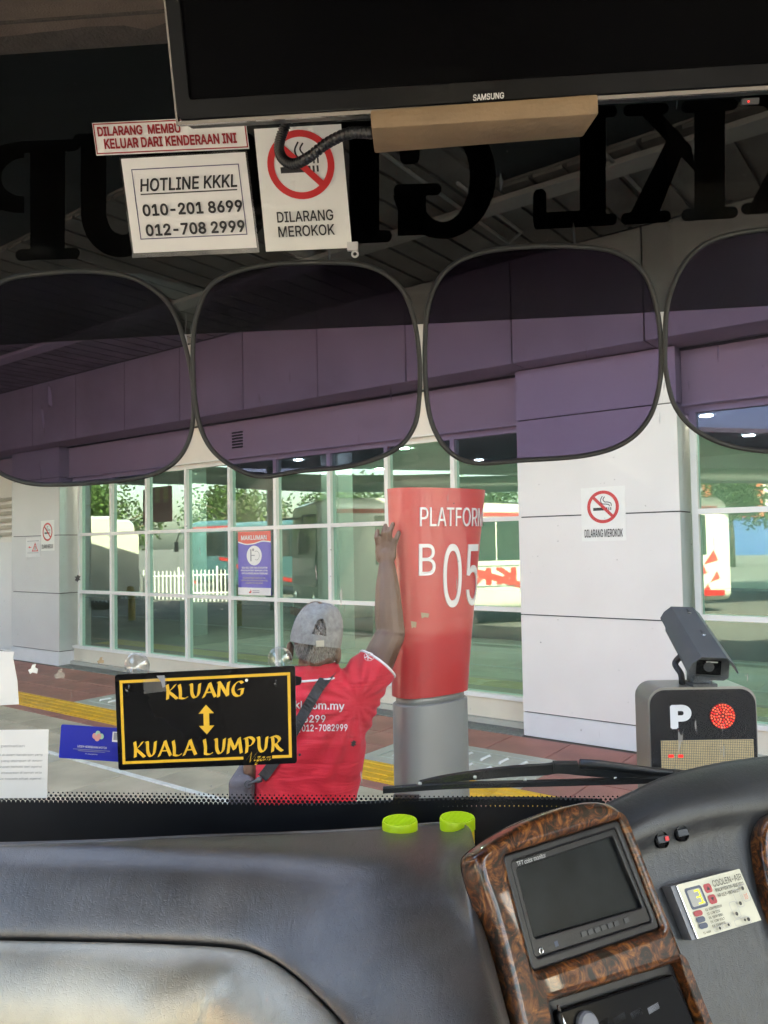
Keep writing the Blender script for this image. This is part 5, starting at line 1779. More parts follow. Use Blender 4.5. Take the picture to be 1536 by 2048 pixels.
struct(mk('windscreen_pillar', *join(bbox(-1.24, -1.14, 1.24, 1.40, -0.66, 0.84), bbox(1.14, 1.24, 1.24, 1.40, -0.66, 0.84)), M['blk_rubber']))
struct(mk('ledge', *bbox(-1.14, 0.28, 1.18, 1.41, -0.72, -0.64), M['blk_rubber']))

# big letters on the outside of the glass, read from the street, so mirrored from here
def big_letter(ch, px_right, px_left, yb_r, yb_l, h):
    g, w = serif_glyph(ch)
    v, f = fit(g, 0, 1, 0, 1)
    out = []
    for p in v:
        px = px_right + (px_left - px_right) * p.x
        yb = yb_r + (yb_l - yb_r) * p.x
        out.append(WS.at(px, yb - h * p.y, -0.004 - p.z * 0.002 - 0.0008 * 0))
    o = mk('window_letter', out, f, M['vinyl'])
    return o
for ch, a_, b_, ya, yb, h, lab in (('K', 1730, 1482, 418, 430, 240, 'black letter K on the windscreen cut off by the right picture edge'), ('K', 1476, 1242, 436, 450, 240, 'black letter K on the windscreen above the rightmost visor'),
                              ('L', 1234, 1066, 450, 460, 240, 'black letter L on the windscreen under the tan box'), ('G', 992, 786, 474, 482, 245, 'black letter G on the windscreen above the gap between middle visors'),
                              ('R', 784, 560, 484, 494, 245, 'black letter R on the windscreen behind the no smoking sticker'), ('O', 548, 350, 498, 506, 250, 'black letter O on the windscreen behind the hotline notice'),
                              ('U', 345, 146, 512, 518, 250, 'black letter U on the windscreen left of the hotline notice'), ('P', 160, -60, 518, 526, 240, 'black letter P on the windscreen at the left picture edge')):
    tag(big_letter(ch, a_, b_, ya, yb, h), lab, 'letter', 'large letters on the windscreen')

# ================================================================== SUN VISORS
def visor(pts, label, off):
    lp = cr_closed([Vector((x, y, 0)) for x, y in pts], 8)
    P3 = []
    for p in lp:
        P3.append(WS.at(p.x, p.y, off))
    c = sum(P3, Vector()) / len(P3)
    t = empty('sun_visor', c, label, 'sun visor', 'purple sun visors across the windscreen')
    mk('visor_film', P3, [tuple(range(len(P3)))], M['purple'], t)
    mk('visor_rim', *tube(P3, 0.0042, 8, closed=True), M['visor_edge'], t, smooth=True)
    cu_p = []
    return t
visor([(-75, 760), (-62, 640), (0, 566), (100, 546), (200, 544), (280, 562), (340, 612), (370, 690), (386, 780), (381, 870), (345, 928), (270, 957), (120, 969), (40, 962), (-20, 930), (-65, 860)], 'purple sun visor furthest left, cut by the picture edge', 0.016)
visor([(386, 690), (397, 620), (432, 562), (520, 532), (640, 525), (738, 533), (798, 572), (826, 632), (839, 720), (838, 800), (826, 858), (786, 902), (700, 932), (600, 942), (530, 953), (480, 941), (430, 906), (402, 858), (389, 790)], 'purple sun visor over the poster, second from left', 0.020)
visor([(850, 690), (857, 610), (887, 547), (950, 509), (1050, 494), (1170, 494), (1238, 508), (1288, 547), (1312, 610), (1322, 690), (1319, 768), (1297, 838), (1248, 886), (1170, 911), (1040, 921), (952, 926), (902, 906), (868, 858), (853, 790)], 'purple sun visor above the platform sign, third from left', 0.016)
visor([(1330, 690), (1337, 600), (1372, 522), (1430, 479), (1536, 458), (1680, 455), (1770, 520), (1798, 650), (1792, 780), (1740, 875), (1600, 902), (1480, 896), (1400, 866), (1352, 816), (1333, 750)], 'purple sun visor furthest right, cut by the picture edge', 0.020)

# ================================================================== NOTICES ON THE GLASS
q = Panel('prohibition_sticker', (184, 246), (490, 231), (193, 311), WS, M['sticker'], off=0.006, label='white sticker with dark red capitals partly behind the television', cat='sticker')
A = q.A
q.put('red_border', fill2d([rect(0.004, 0.996, 0.006, A - 0.006), rect(0.012, 0.988, 0.014, A - 0.014)]), M['ink_dred'])
q.text('DILARANG  MEMBU', 0.03, 0.575, A * .56, A * .86, M['ink_dred'], 0.028)
q.text('KELUAR DARI KENDERAAN INI', 0.065, 0.93, A * .16, A * .48, M['ink_dred'], 0.028)
q = Panel('hotline_notice', (238, 315), (494, 301), (265, 516), WS, M['clear'], off=0.005, thick=0.0008, label='white hotline notice with bold phone numbers in a clear sleeve', cat='notice')
A = q.A
q.put('paper', fill2d([rect(0.015, 0.985, 0.035, A - 0.012)]), M['paper'])
q.put('navy_border', fill2d([rect(0.085, 0.925, 0.135, A - 0.095), rect(0.092, 0.918, 0.142, A - 0.102)]), M['ink_blue'])
q.text('HOTLINE KKKL', 0.135, 0.895, A * .645, A * .775, M['ink'], 0.018, 0.18)
q.put('underline', fill2d([rect(0.135, 0.89, A * .615, A * .627)]), M['ink'])
q.text('010-201 8699', 0.135, 0.915, A * .40, A * .52, M['ink'], 0.026)
q.text('012-708 2999', 0.14, 0.915, A * .20, A * .32, M['ink'], 0.026)
q = Panel('no_smoking_sticker', (508, 258), (682, 248), (532, 503), WS, M['sticker'], off=0.0045, label='large white no smoking sticker high on the windscreen', cat='sticker')
A = q.A
no_smoking(q, 0.5, A * .69, 0.385)
q.text('DILARANG', 0.17, 0.82, A * .225, A * .315, M['ink'], 0.012)
q.text('MEROKOK', 0.17, 0.82, A * .105, A * .195, M['ink'], 0.012)
q = Panel('form_paper', (-70, 1461), (97, 1459), (-72, 1597), WS, M['paper'], off=0.004, label='white printed form on the glass at the lower left', cat='paper')
A = q.A
q.text('perhatian', 0.44, 0.72, A * .74, A * .79, M['ink_grey'], 0.0)
for i in range(5):
    q.text(['kami di dalam kenderaan yang', 'baik yang disimpan di dalam', 'kebenaran bertulis dari agensi', 'yang dibenarkan di bawah akta', 'semua kepada pihak agensi'][i], 0.35, 0.94, A * (.62 - i * .085), A * (.655 - i * .085), M['ink_grey'], 0.004, 0.1)
q = Panel('pale_paper', (-80, 1300), (24, 1302), (-84, 1416), WS, M['paper'], off=0.004, label='blank pale paper cut off by the left picture edge', cat='paper',
          loops=[[(0, 0), (1.17, 0.10), (1.12, 0.55), (1.02, 0.98), (1.04, 1.09), (0, 1.10)]])
q = Panel('road_tax_disc', (122.5, 1449), (262, 1458), (117.6, 1515.6), WS, M['card_blue'], off=0.003, rad=0.02, label='blue motor licence card on the glass behind the destination board', cat='card')
A = q.A
q.text('LESEN KENDERAAN MOTOR', 0.26, 0.68, A * .36, A * .425, M['paper'], 0.008)
q.put('fine_print', join(*[fill2d([rect(0.2, 0.73, A * .30, A * .315)]), fill2d([rect(0.27, 0.66, A * .255, A * .27)])]), M['ink_grey'])
q.text('www.jpj.gov.my', 0.38, 0.56, A * .165, A * .21, M['paper'], 0.0)
pm = [mat('flower_pink', (0.7, 0.32, 0.3), 0.5), mat('flower_green', (0.35, 0.6, 0.45), 0.5)]
for i, (x, y) in enumerate(((0.50, .74), (0.545, .82), (0.54, .68), (0.60, .75), (0.565, .75))):
    q.put('petal', fill2d([arc(x, A * y, 0.036, 0, 360, 14, 0.042)]), pm[1 if i in (1, 3) else 0])
q.put('photo_stamp', fill2d([rect(0.76, 0.9, A * .62, A * .92)]), M['paper'])
q.put('photo_grey', fill2d([rect(0.78, 0.88, A * .68, A * .90)]), M['ink_grey'])

# ------------------------------------------------------------------ destination board
q = Panel('destination_board', (229.5, 1349.8), (589.7, 1332.0), (237, 1540.6), WS, M['black_gloss'], off=0.042, thick=0.003, rad=0.015, label='black destination board KLUANG to KUALA LUMPUR in gold letters', cat='sign')
A = q.A
q.put('gold_border', join(fill2d([rect(0.026, 0.974, A - 0.048, A - 0.032)]), fill2d([rect(0.026, 0.042, 0.034, A - 0.0485)]), fill2d([rect(0.958, 0.974, 0.034, A - 0.0485)]), fill2d([rect(0.0425, 0.705, 0.034, 0.050)]), fill2d([rect(0.865, 0.9575, 0.034, 0.050)])), M['gold'])
NIB = Vector((0.105, 0.05, 0))
GL = {'K': (0.86, [[(.16, 1), (.2, .6), (.16, 0)], [(.72, .98), (.5, .72), (.22, .52)], [(.22, .52), (.5, .3), (.82, 0)]]),
      'L': (0.74, [[(.1, .97), (.16, .5), (.14, .03)], [(.14, .05), (.4, .0), (.68, .12)]]),
      'U': (0.86, [[(.06, .97), (.16, .9), (.17, .35), (.3, .07), (.46, .06), (.62, .3), (.72, .97)]]),
      'A': (0.94, [[(.04, 0), (.3, .5), (.52, 1)], [(.50, .98), (.66, .5), (.86, .02)], [(.2, .34), (.7, .36)]]),
      'N': (0.94, [[(.1, 0), (.2, .95)], [(.06, .97), (.2, .95), (.72, .05)], [(.72, .05), (.74, .6), (.82, 1)]]),
      'G': (0.92, [[(.78, .86), (.6, 1), (.3, .85), (.12, .5), (.2, .15), (.45, .0), (.68, .1), (.76, .45)], [(.5, .46), (.82, .48)]]),
      'M': (1.1, [[(.04, 0), (.2, .97)], [(.16, .97), (.5, .25)], [(.5, .25), (.86, 1)], [(.84, .98), (.96, .0)]]),
      'P': (0.86, [[(.2, .95), (.24, .5), (.18, 0)], [(.02, .9), (.4, 1), (.7, .8), (.55, .5), (.28, .42)]]),
      'R': (0.92, [[(.2, .95), (.24, .5), (.18, 0)], [(.02, .9), (.4, 1), (.68, .8), (.52, .55), (.28, .47)], [(.4, .48), (.6, .22), (.86, .03)]])}
def pen_word(txt, gap=0.03):
    x = 0.0
    geos = []
    zk = 0
    for ch in txt:
        if ch == ' ':
            x += 0.42
            continue
        w, sts = GL[ch]
        for st in sts:
            pts = cr2(st, 5)
            V, Fc = [], []
            for p in pts:
                c = Vector((p[0] + x, p[1], zk * 0.0006))
                V += [c - NIB, c + NIB]
            # small slanted feet thicken the pen marks
            V2 = []
            for i_ in range(len(pts)):
                Fc += [(2 * i_, 2 * i_ + 1, 2 * i_ + 3, 2 * i_ + 2)] if i_ < len(pts) - 1 else []
            geos.append((V, Fc))
            g2 = stroke(pts, 0.05)
            geos.append(([p + Vector((x, 0, zk * 0.0006 + 0.0003)) for p in g2[0]], g2[1]))
            zk += 1
        x += w + gap
    return join(*geos)
def zs(g, k):
    return [Vector((p.x, p.y, p.z * k)) for p in g[0]], g[1]
q.put('lettering', zs(fit(pen_word('KLUANG'), 0.285, 0.725, A * .715, A * .885), 0.05), M['gold'])
q.put('lettering', zs(fit(pen_word('KUALA LUMPUR'), 0.092, 0.932, A * .125, A * .305), 0.05), M['gold'])
ax, ay0, ay1 = 0.508, A * .345, A * .65
q.put('double_arrow', fill2d([[(ax - .016, ay0 + .048), (ax - .016, ay1 - .048), (ax - .043, ay1 - .048), (ax, ay1), (ax + .043, ay1 - .048), (ax + .016, ay1 - .048), (ax + .016, ay0 + .048), (ax + .043, ay0 + .048), (ax, ay0), (ax - .043, ay0 + .048)]]), M['gold'])
sg = []
for k_, st in enumerate(([(0, 0), (.09, .9), (.1, .95), (.2, .08), (.22, .05), (.33, 1.0)], [(.36, .5), (.355, .15), (.40, .1), (.43, .2)], [(.45, .48), (.56, .5), (.47, .12), (.57, .1), (.54, -.3), (.46, -.3), (.5, -.05), (.62, .25)],
                         [(.74, .45), (.66, .42), (.62, .18), (.68, .08), (.75, .45), (.745, .1), (.8, .2)], [(.82, .45), (.83, .1), (.86, .4), (.9, .44), (.91, .1), (.94, .4), (.98, .44), (.99, .12), (1.05, .22)])):
    pts = cr2([(x + 0.18 * y, y) for x, y in st], 5)
    V_, F_ = [], []
    for i_, p in enumerate(pts):
        V_ += [Vector((p[0] - .014, p[1] - .055, k_ * .002)), Vector((p[0] + .014, p[1] + .055, k_ * .002))]
        if i_:
            F_.append((2 * i_ - 2, 2 * i_ - 1, 2 * i_ + 1, 2 * i_))
    sg.append((V_, F_))
q.put('signature', zs(fit(join(*sg), 0.715, 0.862, 0.004, 0.078), 0.05), M['gold'])
q.put('hole', fill2d([arc(0.737, A - 0.062, 0.0085, 0, 360, 16)]), M['paper'])
tp = q.put('clear_tape', fill2d([[(0.165, A - .11), (0.29, A - .10), (0.295, A - .02), (0.165, A - .03)]]), M['clear'])
q.put('torn_edge', fill2d([[(0.24, A - .012), (0.285, A - .012), (0.287, A - .075), (0.272, A - .08), (0.265, A - .05)]]), M['ink_grey'])
# suction cups that carry the board
def cup(px, py, r_px, label):
    c = WS.at(px, py, 0.003)
    rr = (WS.at(px + r_px, py, 0.003) - c).length
    U_ = (WS.at(px + 1, py) - WS.at(px, py)).normalized()
    V_ = WS.n.cross(U_)
    t = empty('suction_cup', c, label, 'suction cup', 'clear suction cups on the windscreen')
    pr = [(rr, 0.0), (rr * .96, 0.002), (rr * .8, rr * .30), (rr * .5, rr * .52), (rr * .24, rr * .62), (rr * .2, rr * .9), (rr * .05, rr * .95)]
    mk('dome', *lathe(pr, c, U_, V_, WS.n, 28), M['clear'], t, smooth=True)
    k0 = c + WS.n * rr * .9
    hk = [k0, k0 + WS.n * 0.006 - V_ * 0.006 * (1 if V_.z > 0 else -1), k0 + WS.n * 0.014 - EZ * 0.028, k0 + WS.n * 0.018 - EZ * 0.036, k0 + WS.n * 0.024 - EZ * 0.030]
    mk('hook', *tube(hk, 0.0022, 8), M['clear'], t, smooth=True)
cup(274, 1331, 26, 'clear suction cup at the left top of the destination board')
cup(560, 1318, 25, 'clear suction cup at the right top of the destination board')
q = Panel('black_tape', (588, 1353), (603, 1352), (588, 1372), WS, M['ink'], off=0.004, label='scrap of black tape right of the destination board', cat='tape', loops=[[(0, 0), (.8, .1), (1, .5), (1, 1.1), (.3, 1.3), (0, 1.25)]])
# little wire hook under the no smoking sticker
hk0 = WS.at(706, 490, 0.004)
t = empty('cable_clip', hk0, 'small grey clip hanging under the large no smoking sticker', 'clip')
mk('clip_base', *fbox(WS.at(706, 496, 0.002), BX, EZ, WS.n, -0.009, 0.009, -0.006, 0.008, 0, 0.01), M['panel_l'], t)
mk('clip_eye', *tube([WS.at(710, 508, 0.012) + BX * (0.005 * math.cos(R(a_))) + EZ * (0.005 * math.sin(R(a_))) for a_ in range(0, 360, 30)], 0.0018, 6, closed=True), M['panel_l'], t)

# ================================================================== TELEVISION
TN = (-BY * math.cos(R(18)) - EZ * math.sin(R(18)))
TP = Plane(at(700, 225, 0.82), TN)
TUp = (EZ - TP.n * EZ.dot(TP.n)).normalized()
t0_ = TP.at(357, 243)
tv = empty('television', t0_, 'black flat television hanging from the bus ceiling', 'television')
TW, TH = 0.80, 0.46
bevel_obj(mk('housing', *fbox(t0_, BX, TUp, TP.n, 0, TW, 0, TH, -0.045, -0.004), M['blk_plastic'], tv), 0.004)
lp = [rrect(0, TW, 0, TH, 0.008), rrect(0.016, TW - 0.016, 0.021, TH - 0.016, 0.003)]
v, f = fill2d(lp, extrude=0.003, bevel=0.0015)
bz = auto_smooth(mk('bezel', [t0_ + BX * p.x + TUp * p.y + TP.n * (p.z - 0.0005) for p in v], f, M['tv_frame'], tv), 30)
mk('clear_rim', *join(fbox(t0_, BX, TUp, TP.n, -0.0015, TW, -0.004, -0.0002, -0.006, 0.0015), fbox(t0_, BX, TUp, TP.n, -0.0025, -0.0002, -0.004, TH, -0.006, 0.0015)), M['tv_rim'], bz)
mk('screen', *fbox(t0_, BX, TUp, TP.n, 0.0155, TW - 0.0155, 0.0205, TH - 0.0155, -0.0038, -0.0022), M['tv_screen'], tv)
a_, b_, c_ = TP.at(946, 202, 0.0050), TP.at(1008, 197, 0.0050), TP.at(946, 189, 0.0050)
g = fit(text2d('SAMSUNG', 0.02), 0, 1, 0, 1)
mk('lettering', [a_ + (b_ - a_) * p.x + (c_ - a_) * p.y for p in g[0]], g[1], M['paper'], bz)
o_ = TP.at(1482, 203, 0.001)
lm = mk('sensor', *fbox(o_, BX, TUp, TP.n, 0, 0.017, -0.004, 0.002, 0, 0.004), M['blk_plastic'], tv)
mk('standby_light', *lathe([(0.0012, 0), (0.001, 0.0008)], TP.at(1497, 203, 0.0053), BX, TUp, TP.n, 10), M['led_r'], lm)
v, f = tube([t0_ + BX * 0.4 + TUp * 0.4 - TP.n * -0.0 + BY * 0.06, t0_ + BX * 0.4 + BY * 0.1 + EZ * 0.5], 0.02, 10)
mk('ceiling_bracket', v, f, M['blk_plastic'], tv)
# tan box under it
ft_l, ft_r, fb_l, fb_r = at(740, 219, 0.795), at(1197, 187, 0.770), at(743, 257, 0.797), at(1198, 228, 0.772)
bb_l, bb_r = at(749, 308, 0.850), at(1166, 275, 0.824)
bt_l, bt_r = bb_l + EZ * 0.02, bb_r + EZ * 0.02
o = mk('speaker_box', [fb_l, fb_r, bb_r, bb_l, ft_l, ft_r, bt_r, bt_l], BOXF, M['tan'])
bevel_obj(o, 0.0025, 2)
tag(o, 'tan fibreboard box fixed below the television', 'box')
hp = cr_open([at(746, 266, 0.83), at(700, 266, 0.85), at(655, 286, 0.88), at(618, 314, 0.90), at(588, 328, 0.92), at(566, 318, 0.93), at(558, 295, 0.935), at(564, 268, 0.935), at(576, 240, 0.93), at(582, 220, 0.93)], 22)
rs = [0.0066 if (i // 2) % 2 else 0.0052 for i in range(len(hp))]
tag(mk('corrugated_hose', *tube(hp, rs, 12), M['blk_plastic'], smooth=True), 'black corrugated cable hose looping out of the tan box', 'hose')

# ================================================================== WIPERS
def wiper(pts, label, off, bolts, bh=1.0):
    P3 = [WS.at(x, y, off) for x, y in pts]
    c = P3[0]
    t = empty('wiper', c, label, 'wiper', 'windscreen wipers')
    cv = cr_open(P3, 5)
    nrm = WS.n
    V, Fc = [], []
    n_ = len(cv)
    for i, p in enumerate(cv):
        V += [p + EZ * 0.004 * bh + nrm * 0.005, p - EZ * 0.005 * bh + nrm * 0.004, p - EZ * 0.005 * bh - nrm * 0.006, p + EZ * 0.004 * bh - nrm * 0.006]
    for i in range(n_ - 1):
        for k in range(4):
            Fc.append((4 * i + k, 4 * i + (k + 1) % 4, 4 * i + 4 + (k + 1) % 4, 4 * i + 4 + k))
    Fc += [(3, 2, 1, 0), tuple(4 * (n_ - 1) + k for k in range(4))]
    mk('rubber_blade', V, Fc, M['blk_rubber'], t)
    return t, P3
t, P3 = wiper([(766, 1580), (900, 1571), (1050, 1567), (1200, 1563), (1400, 1556), (1600, 1548)], 'black wiper raised over the wood trim on the right', -0.03, 0)
ar = [(838, 1568), (885, 1560), (945, 1553), (1020, 1545), (1090, 1541), (1120, 1538), (1190, 1546), (1260, 1552), (1345, 1553)]
ap = cr_open([WS.at(x, y, -0.034) for x, y in ar], 4)
V, Fc = [], []
for i, p in enumerate(ap):
    hgt = 0.0025 + 0.0065 * math.sin(math.pi * i / (len(ap) - 1))
    V += [p + EZ * hgt, p - EZ * hgt, p - EZ * hgt - WS.n * 0.01, p + EZ * hgt - WS.n * 0.01]
for i in range(len(ap) - 1):
    for k in range(4):
        Fc.append((4 * i + k, 4 * i + (k + 1) % 4, 4 * i + 4 + (k + 1) % 4, 4 * i + 4 + k))
fr_ = mk('blade_frame', V, Fc, M['blk_plastic'], t)
for x, y in ((840, 1567), (950, 1554), (1050, 1559), (1230, 1556)):
    mk('bolt', *lathe([(0.0035, 0), (0.003, 0.002), (0.001, 0.003)], WS.at(x, y, -0.0338), BX, EZ, WS.n, 10), M['steel'], fr_)
mk('pivot_block', *fbox(WS.at(1132, 1534, -0.03), BX, EZ, WS.n, -0.022, 0.022, -0.007, 0.006, -0.014, 0.003), M['blk_plastic'], fr_)
v, f = tube([WS.at(1160, 1528, -0.033), WS.at(1200, 1530, -0.035), WS.at(1300, 1543, -0.04), WS.at(1500, 1560, -0.05)], [0.009, 0.009, 0.008, 0.008], 8)
mk('arm', v, f, M['blk_plastic'], t, smooth=True)
t, P3 = wiper([(560, 1617), (700, 1612), (820, 1606), (940, 1602), (1080, 1602), (1205, 1606)], 'black wiper lying low along the dotted band', -0.03, 0, 1.25)
mk('pivot_block', *fbox(WS.at(812, 1600, -0.03), BX, EZ, WS.n, -0.024, 0.024, -0.004, 0.004, -0.014, 0.003), M['blk_plastic'], t)

# ================================================================== DASHBOARD
def atz(px, py, Z):
    v = ray(px, py)
    return CAM + v * (Z / v.z)
CU_ = Vector((math.cos(R(35)), math.sin(R(35)), 0))
CV_ = Vector((0.2233, -0.3214, -0.9203)).normalized()                # down the face of the console
PC = Plane(at(990, 1710, 1.0), CU_.cross(CV_))
CVu = -CV_
dash = empty('dashboard', bpt(-0.2, 1.0, FLZ), 'black padded bus dashboard with taupe lower pad', 'dashboard')
crest = [atz(x, y, -0.47) for x, y in ((-150, 1702), (0, 1700), (200, 1700), (400, 1704), (600, 1712), (770, 1732), (850, 1762), (900, 1808), (930, 1870), (955, 1940), (980, 2010), (1005, 2080))]
seam = [atz(x, y, -0.56) for x, y in ((-150, 1872), (0, 1873), (200, 1876), (350, 1880), (480, 1890), (545, 1912), (600, 1948), (645, 1990), (690, 2038), (735, 2100), (780, 2180), (830, 2280))]
back = [atz(x, y, -0.478) for x, y in ((-150, 1692), (0, 1690), (200, 1684), (400, 1675), (600, 1668), (760, 1660), (915, 1652))] + [PC.at(x, y, -0.044 if x < 960 else -0.03) for x, y in ((950, 1703), (965, 1790), (988, 1890), (1010, 1990), (1032, 2080))]
rows = [[p + Vector((0, 0.02, -0.10)) for p in back], [p + Vector((0, 0.008, -0.006)) for p in back], back, [a.lerp(b, .55) + EZ * 0.004 for a, b in zip(back, crest)], crest]
hd = []
for a, b in zip(crest, seam):
    h_ = Vector((b.x - a.x, b.y - a.y, 0)).normalized()
    hd.append(h_)
rows.append([a.lerp(b, .33) + (h_ + EZ).normalized() * 0.017 for a, b, h_ in zip(crest, seam, hd)])
rows.append([a.lerp(b, .72) + (h_ + EZ).normalized() * 0.016 for a, b, h_ in zip(crest, seam, hd)])
rows.append([b + h_ * 0.006 + EZ * 0.006 for b, h_ in zip(seam, hd)])
rows.append([b - h_ * 0.004 - EZ * 0.010 for b, h_ in zip(seam, hd)])
rows.append([b - h_ * 0.02 - EZ * 0.05 for b, h_ in zip(seam, hd)])
V, Fc = grid(rows, 6, 6)
mk('upper_pad', V, Fc, M['leather'], dash, smooth=True)
rows = [[b - h_ * 0.012 - EZ * 0.03 for b, h_ in zip(seam, hd)], [b + h_ * 0.003 - EZ * 0.006 for b, h_ in zip(seam, hd)], [b + h_ * 0.022 - EZ * 0.001 for b, h_ in zip(seam, hd)],
        [b + h_ * 0.062 - EZ * 0.020 for b, h_ in zip(seam, hd)], [b + h_ * 0.092 - EZ * 0.060 for b, h_ in zip(seam, hd)], [b + h_ * 0.105 - EZ * 0.13 for b, h_ in zip(seam, hd)], [b + h_ * 0.105 - EZ * 0.32 for b, h_ in zip(seam, hd)]]
V, Fc = grid(rows, 6, 6)
mk('lower_pad', V, Fc, M['leather_t'], dash, smooth=True)
# driver-side cowl
DU_ = Vector((math.cos(R(23)), math.sin(R(23)), 0))
DV_ = Vector((math.sin(R(23)) * 0.389, -math.cos(R(23)) * 0.389, -0.921))
PD = Plane(PC.at(1300, 1760, -0.012), DU_.cross(DV_))
DVu = -DV_
sil = [(1150, 1640), (1200, 1618), (1260, 1590), (1330, 1558), (1430, 1532), (1536, 1517), (1620, 1510), (1700, 1508)]
def crow(dy, off, dx=0):
    return [PD.at(x + dx, y + dy, off) for x, y in sil]
r0 = crow(0, -0.062)
rows = [[p + Vector((0.01, 0.07, -0.09)) for p in r0], [p + Vector((0.004, 0.02, -0.008)) for p in r0], r0, crow(26, -0.030), crow(62, -0.004), crow(96, -0.001), crow(140, -0.012), crow(230, -0.010), crow(380, -0.008), crow(560, -0.006)]
rows.append([p + DV_ * 0.35 for p in rows[-1]])
V, Fc = grid(rows, 6, 6)
cbv = BVHTree.FromPolygons([tuple(p) for p in V], Fc)
mk('driver_cowl', V, Fc, M['leather_d'], dash, smooth=True)
# burl wood console surround, monitor and radio set into it
def c2(px, py):
    p = PC.at(px, py) - PC.p
    return (p.dot(CU_), p.dot(CVu))
def cpt(u, v, n):
    return PC.p + CU_ * u + CVu * v + PC.n * n
outer = [(940, 1724), (952, 1702), (1000, 1668), (1060, 1637), (1130, 1613), (1186, 1607), (1222, 1622), (1252, 1668), (1292, 1768), (1332, 1868), (1368, 1960), (1404, 2060), (1440, 2160), (1070, 2280), (1043, 2140), (1019, 2030), (996, 1930), (970, 1830), (948, 1765)]
ol = [(p.x, p.y) for p in cr_closed([Vector((*c2(x, y), 0)) for x, y in outer], 4)]
mon = [c2(994, 1713), c2(1226, 1641), c2(1309, 1858), c2(1053, 1944)]
rad = [c2(1082, 2004), c2(1345, 1924), c2(1402, 2070), c2(1120, 2160)]
def rnd(lp_, r_):
    out = []
    n = len(lp_)
    for i in range(n):
        a, b, c = Vector(lp_[i - 1]), Vector(lp_[i]), Vector(lp_[(i + 1) % n])
        for t_ in (0, .15, .35, .65, .85, 1):
            p = b + (a - b).normalized() * r_
            q__ = b + (c - b).normalized() * r_
            out.append(tuple((1 - t_) ** 2 * p + 2 * t_ * (1 - t_) * b + t_ ** 2 * q__))
    return out
v, f = fill2d([ol, rnd(mon, 0.008), rnd(rad, 0.006)], extrude=0.012, bevel=0.010, seg=5)
wood = auto_smooth(mk('wood_surround', [cpt(p.x, p.y, p.z - 0.004) for p in v], f, M['burl'], dash), 45)
# trim sliver at the right
tr2 = [(1511, 1700), (1516, 1655), (1540, 1628), (1600, 1620), (1660, 1800), (1640, 1950), (1570, 1900), (1528, 1800)]
def d2(px, py):
    p = PD.at(px, py) - PD.p
    return (p.dot(DU_), p.dot(DVu))
v, f = fill2d([[(p.x, p.y) for p in cr_closed([Vector((*d2(x, y), 0)) for x, y in tr2], 5)]], extrude=0.008, bevel=0.008, seg=4)
auto_smooth(mk('wood_insert', [PD.p + DU_ * p.x + DVu * p.y + PD.n * (p.z + 0.001) for p in v], f, M['burl'], dash), 45)
mk('backing', [cpt(u, v_, -0.02) for u, v_ in ol], [tuple(range(len(ol)))], M['blk_plastic'], dash)
# monitor
mt_ = empty('monitor', cpt(*mon[0], 0), 'small dark colour monitor framed by burl wood', 'monitor')
def inset(lp_, k):
    c = sum((Vector(p) for p in lp_), Vector((0, 0))) / len(lp_)
    out = []
    for p in lp_:
        d_ = Vector(p) - c
        out.append(tuple(c + d_ * (1 - k / d_.length)))
    return out
m1, m2, m3, m4 = inset(mon, 0.0005), inset(mon, 0.016), inset(mon, 0.021), inset(mon, 0.030)
cm = sum((Vector(p) for p in mon), Vector((0, 0))) / 4
def sub(lp_, dl, dr, dt, db):      # move sides in: corner order TL TR BR BL
    tl, tr, br, bl = [Vector(p) for p in lp_]
    ux, uy = (tr - tl).normalized(), (tl - bl).normalized()
    return [tuple(tl + ux * dl - uy * dt), tuple(tr - ux * dr - uy * dt), tuple(br - ux * dr + uy * db), tuple(bl + ux * dl + uy * db)]
v, f = fill2d([rnd(mon, 0.008), rnd(sub(mon, .012, .010, .010, .012), 0.006)], extrude=0.006, bevel=0.003)
fm = auto_smooth(mk('outer_frame', [cpt(p.x, p.y, p.z + 0.002) for p in v], f, M['blk_plastic'], mt_), 35)
v, f = fill2d([rnd(sub(mon, .0115, .0095, .0095, .0115), 0.006), rnd(sub(mon, .020, .018, .019, .031), 0.004)], extrude=0.004, bevel=0.0018)
auto_smooth(mk('inner_frame', [cpt(p.x, p.y, p.z + 0.002) for p in v], f, M['blk_plastic'], mt_), 35)
scr = sub(mon, .0195, .0175, .0185, .0305)
mk('screen', [cpt(*p, 0.0005) for p in scr] + [cpt(*p, -0.003) for p in scr], [(3, 2, 1, 0), (0, 1, 5, 4), (1, 2, 6, 5), (2, 3, 7, 6), (3, 0, 4, 7)], M['blk_screen'], mt_)
TLm = Vector(mon[0]); uxm = (Vector(mon[1]) - TLm).normalized(); uym = (TLm - Vector(mon[3])).normalized()
wm = (Vector(mon[1]) - TLm).length
BLm = Vector(mon[3]); wb = (Vector(mon[2]) - BLm).length; uxb = (Vector(mon[2]) - BLm).normalized()
g = fit(text2d('TFT color monitor', 0.004), 0, 0.052, 0, 0.0055)
mk('lettering', [cpt(*(TLm + uxm * (0.022 + p.x) + uym * (-0.0175 + p.y)), 0.0083) for p in g[0]], g[1], M['panel_l'], fm)
for i in range(7):
    u0 = BLm + uxb * (wb * .42 + i * 0.0125 + (0.008 if i > 5 else 0)) + uym * 0.0215
    mk('button', *fbox(cpt(*u0, 0.006), CU_, CVu, PC.n, -0.0046, 0.0046, -0.003, 0.003, 0, 0.0030), M['btn_dark'], fm)
mk('socket', *tube([cpt(*(BLm + uxb * 0.024 + uym * 0.018 + Vector((0.003 * math.cos(R(a_)), 0.003 * math.sin(R(a_))))), 0.0085) for a_ in range(0, 360, 30)], 0.0008, 6, closed=True), M['chrome'], fm)
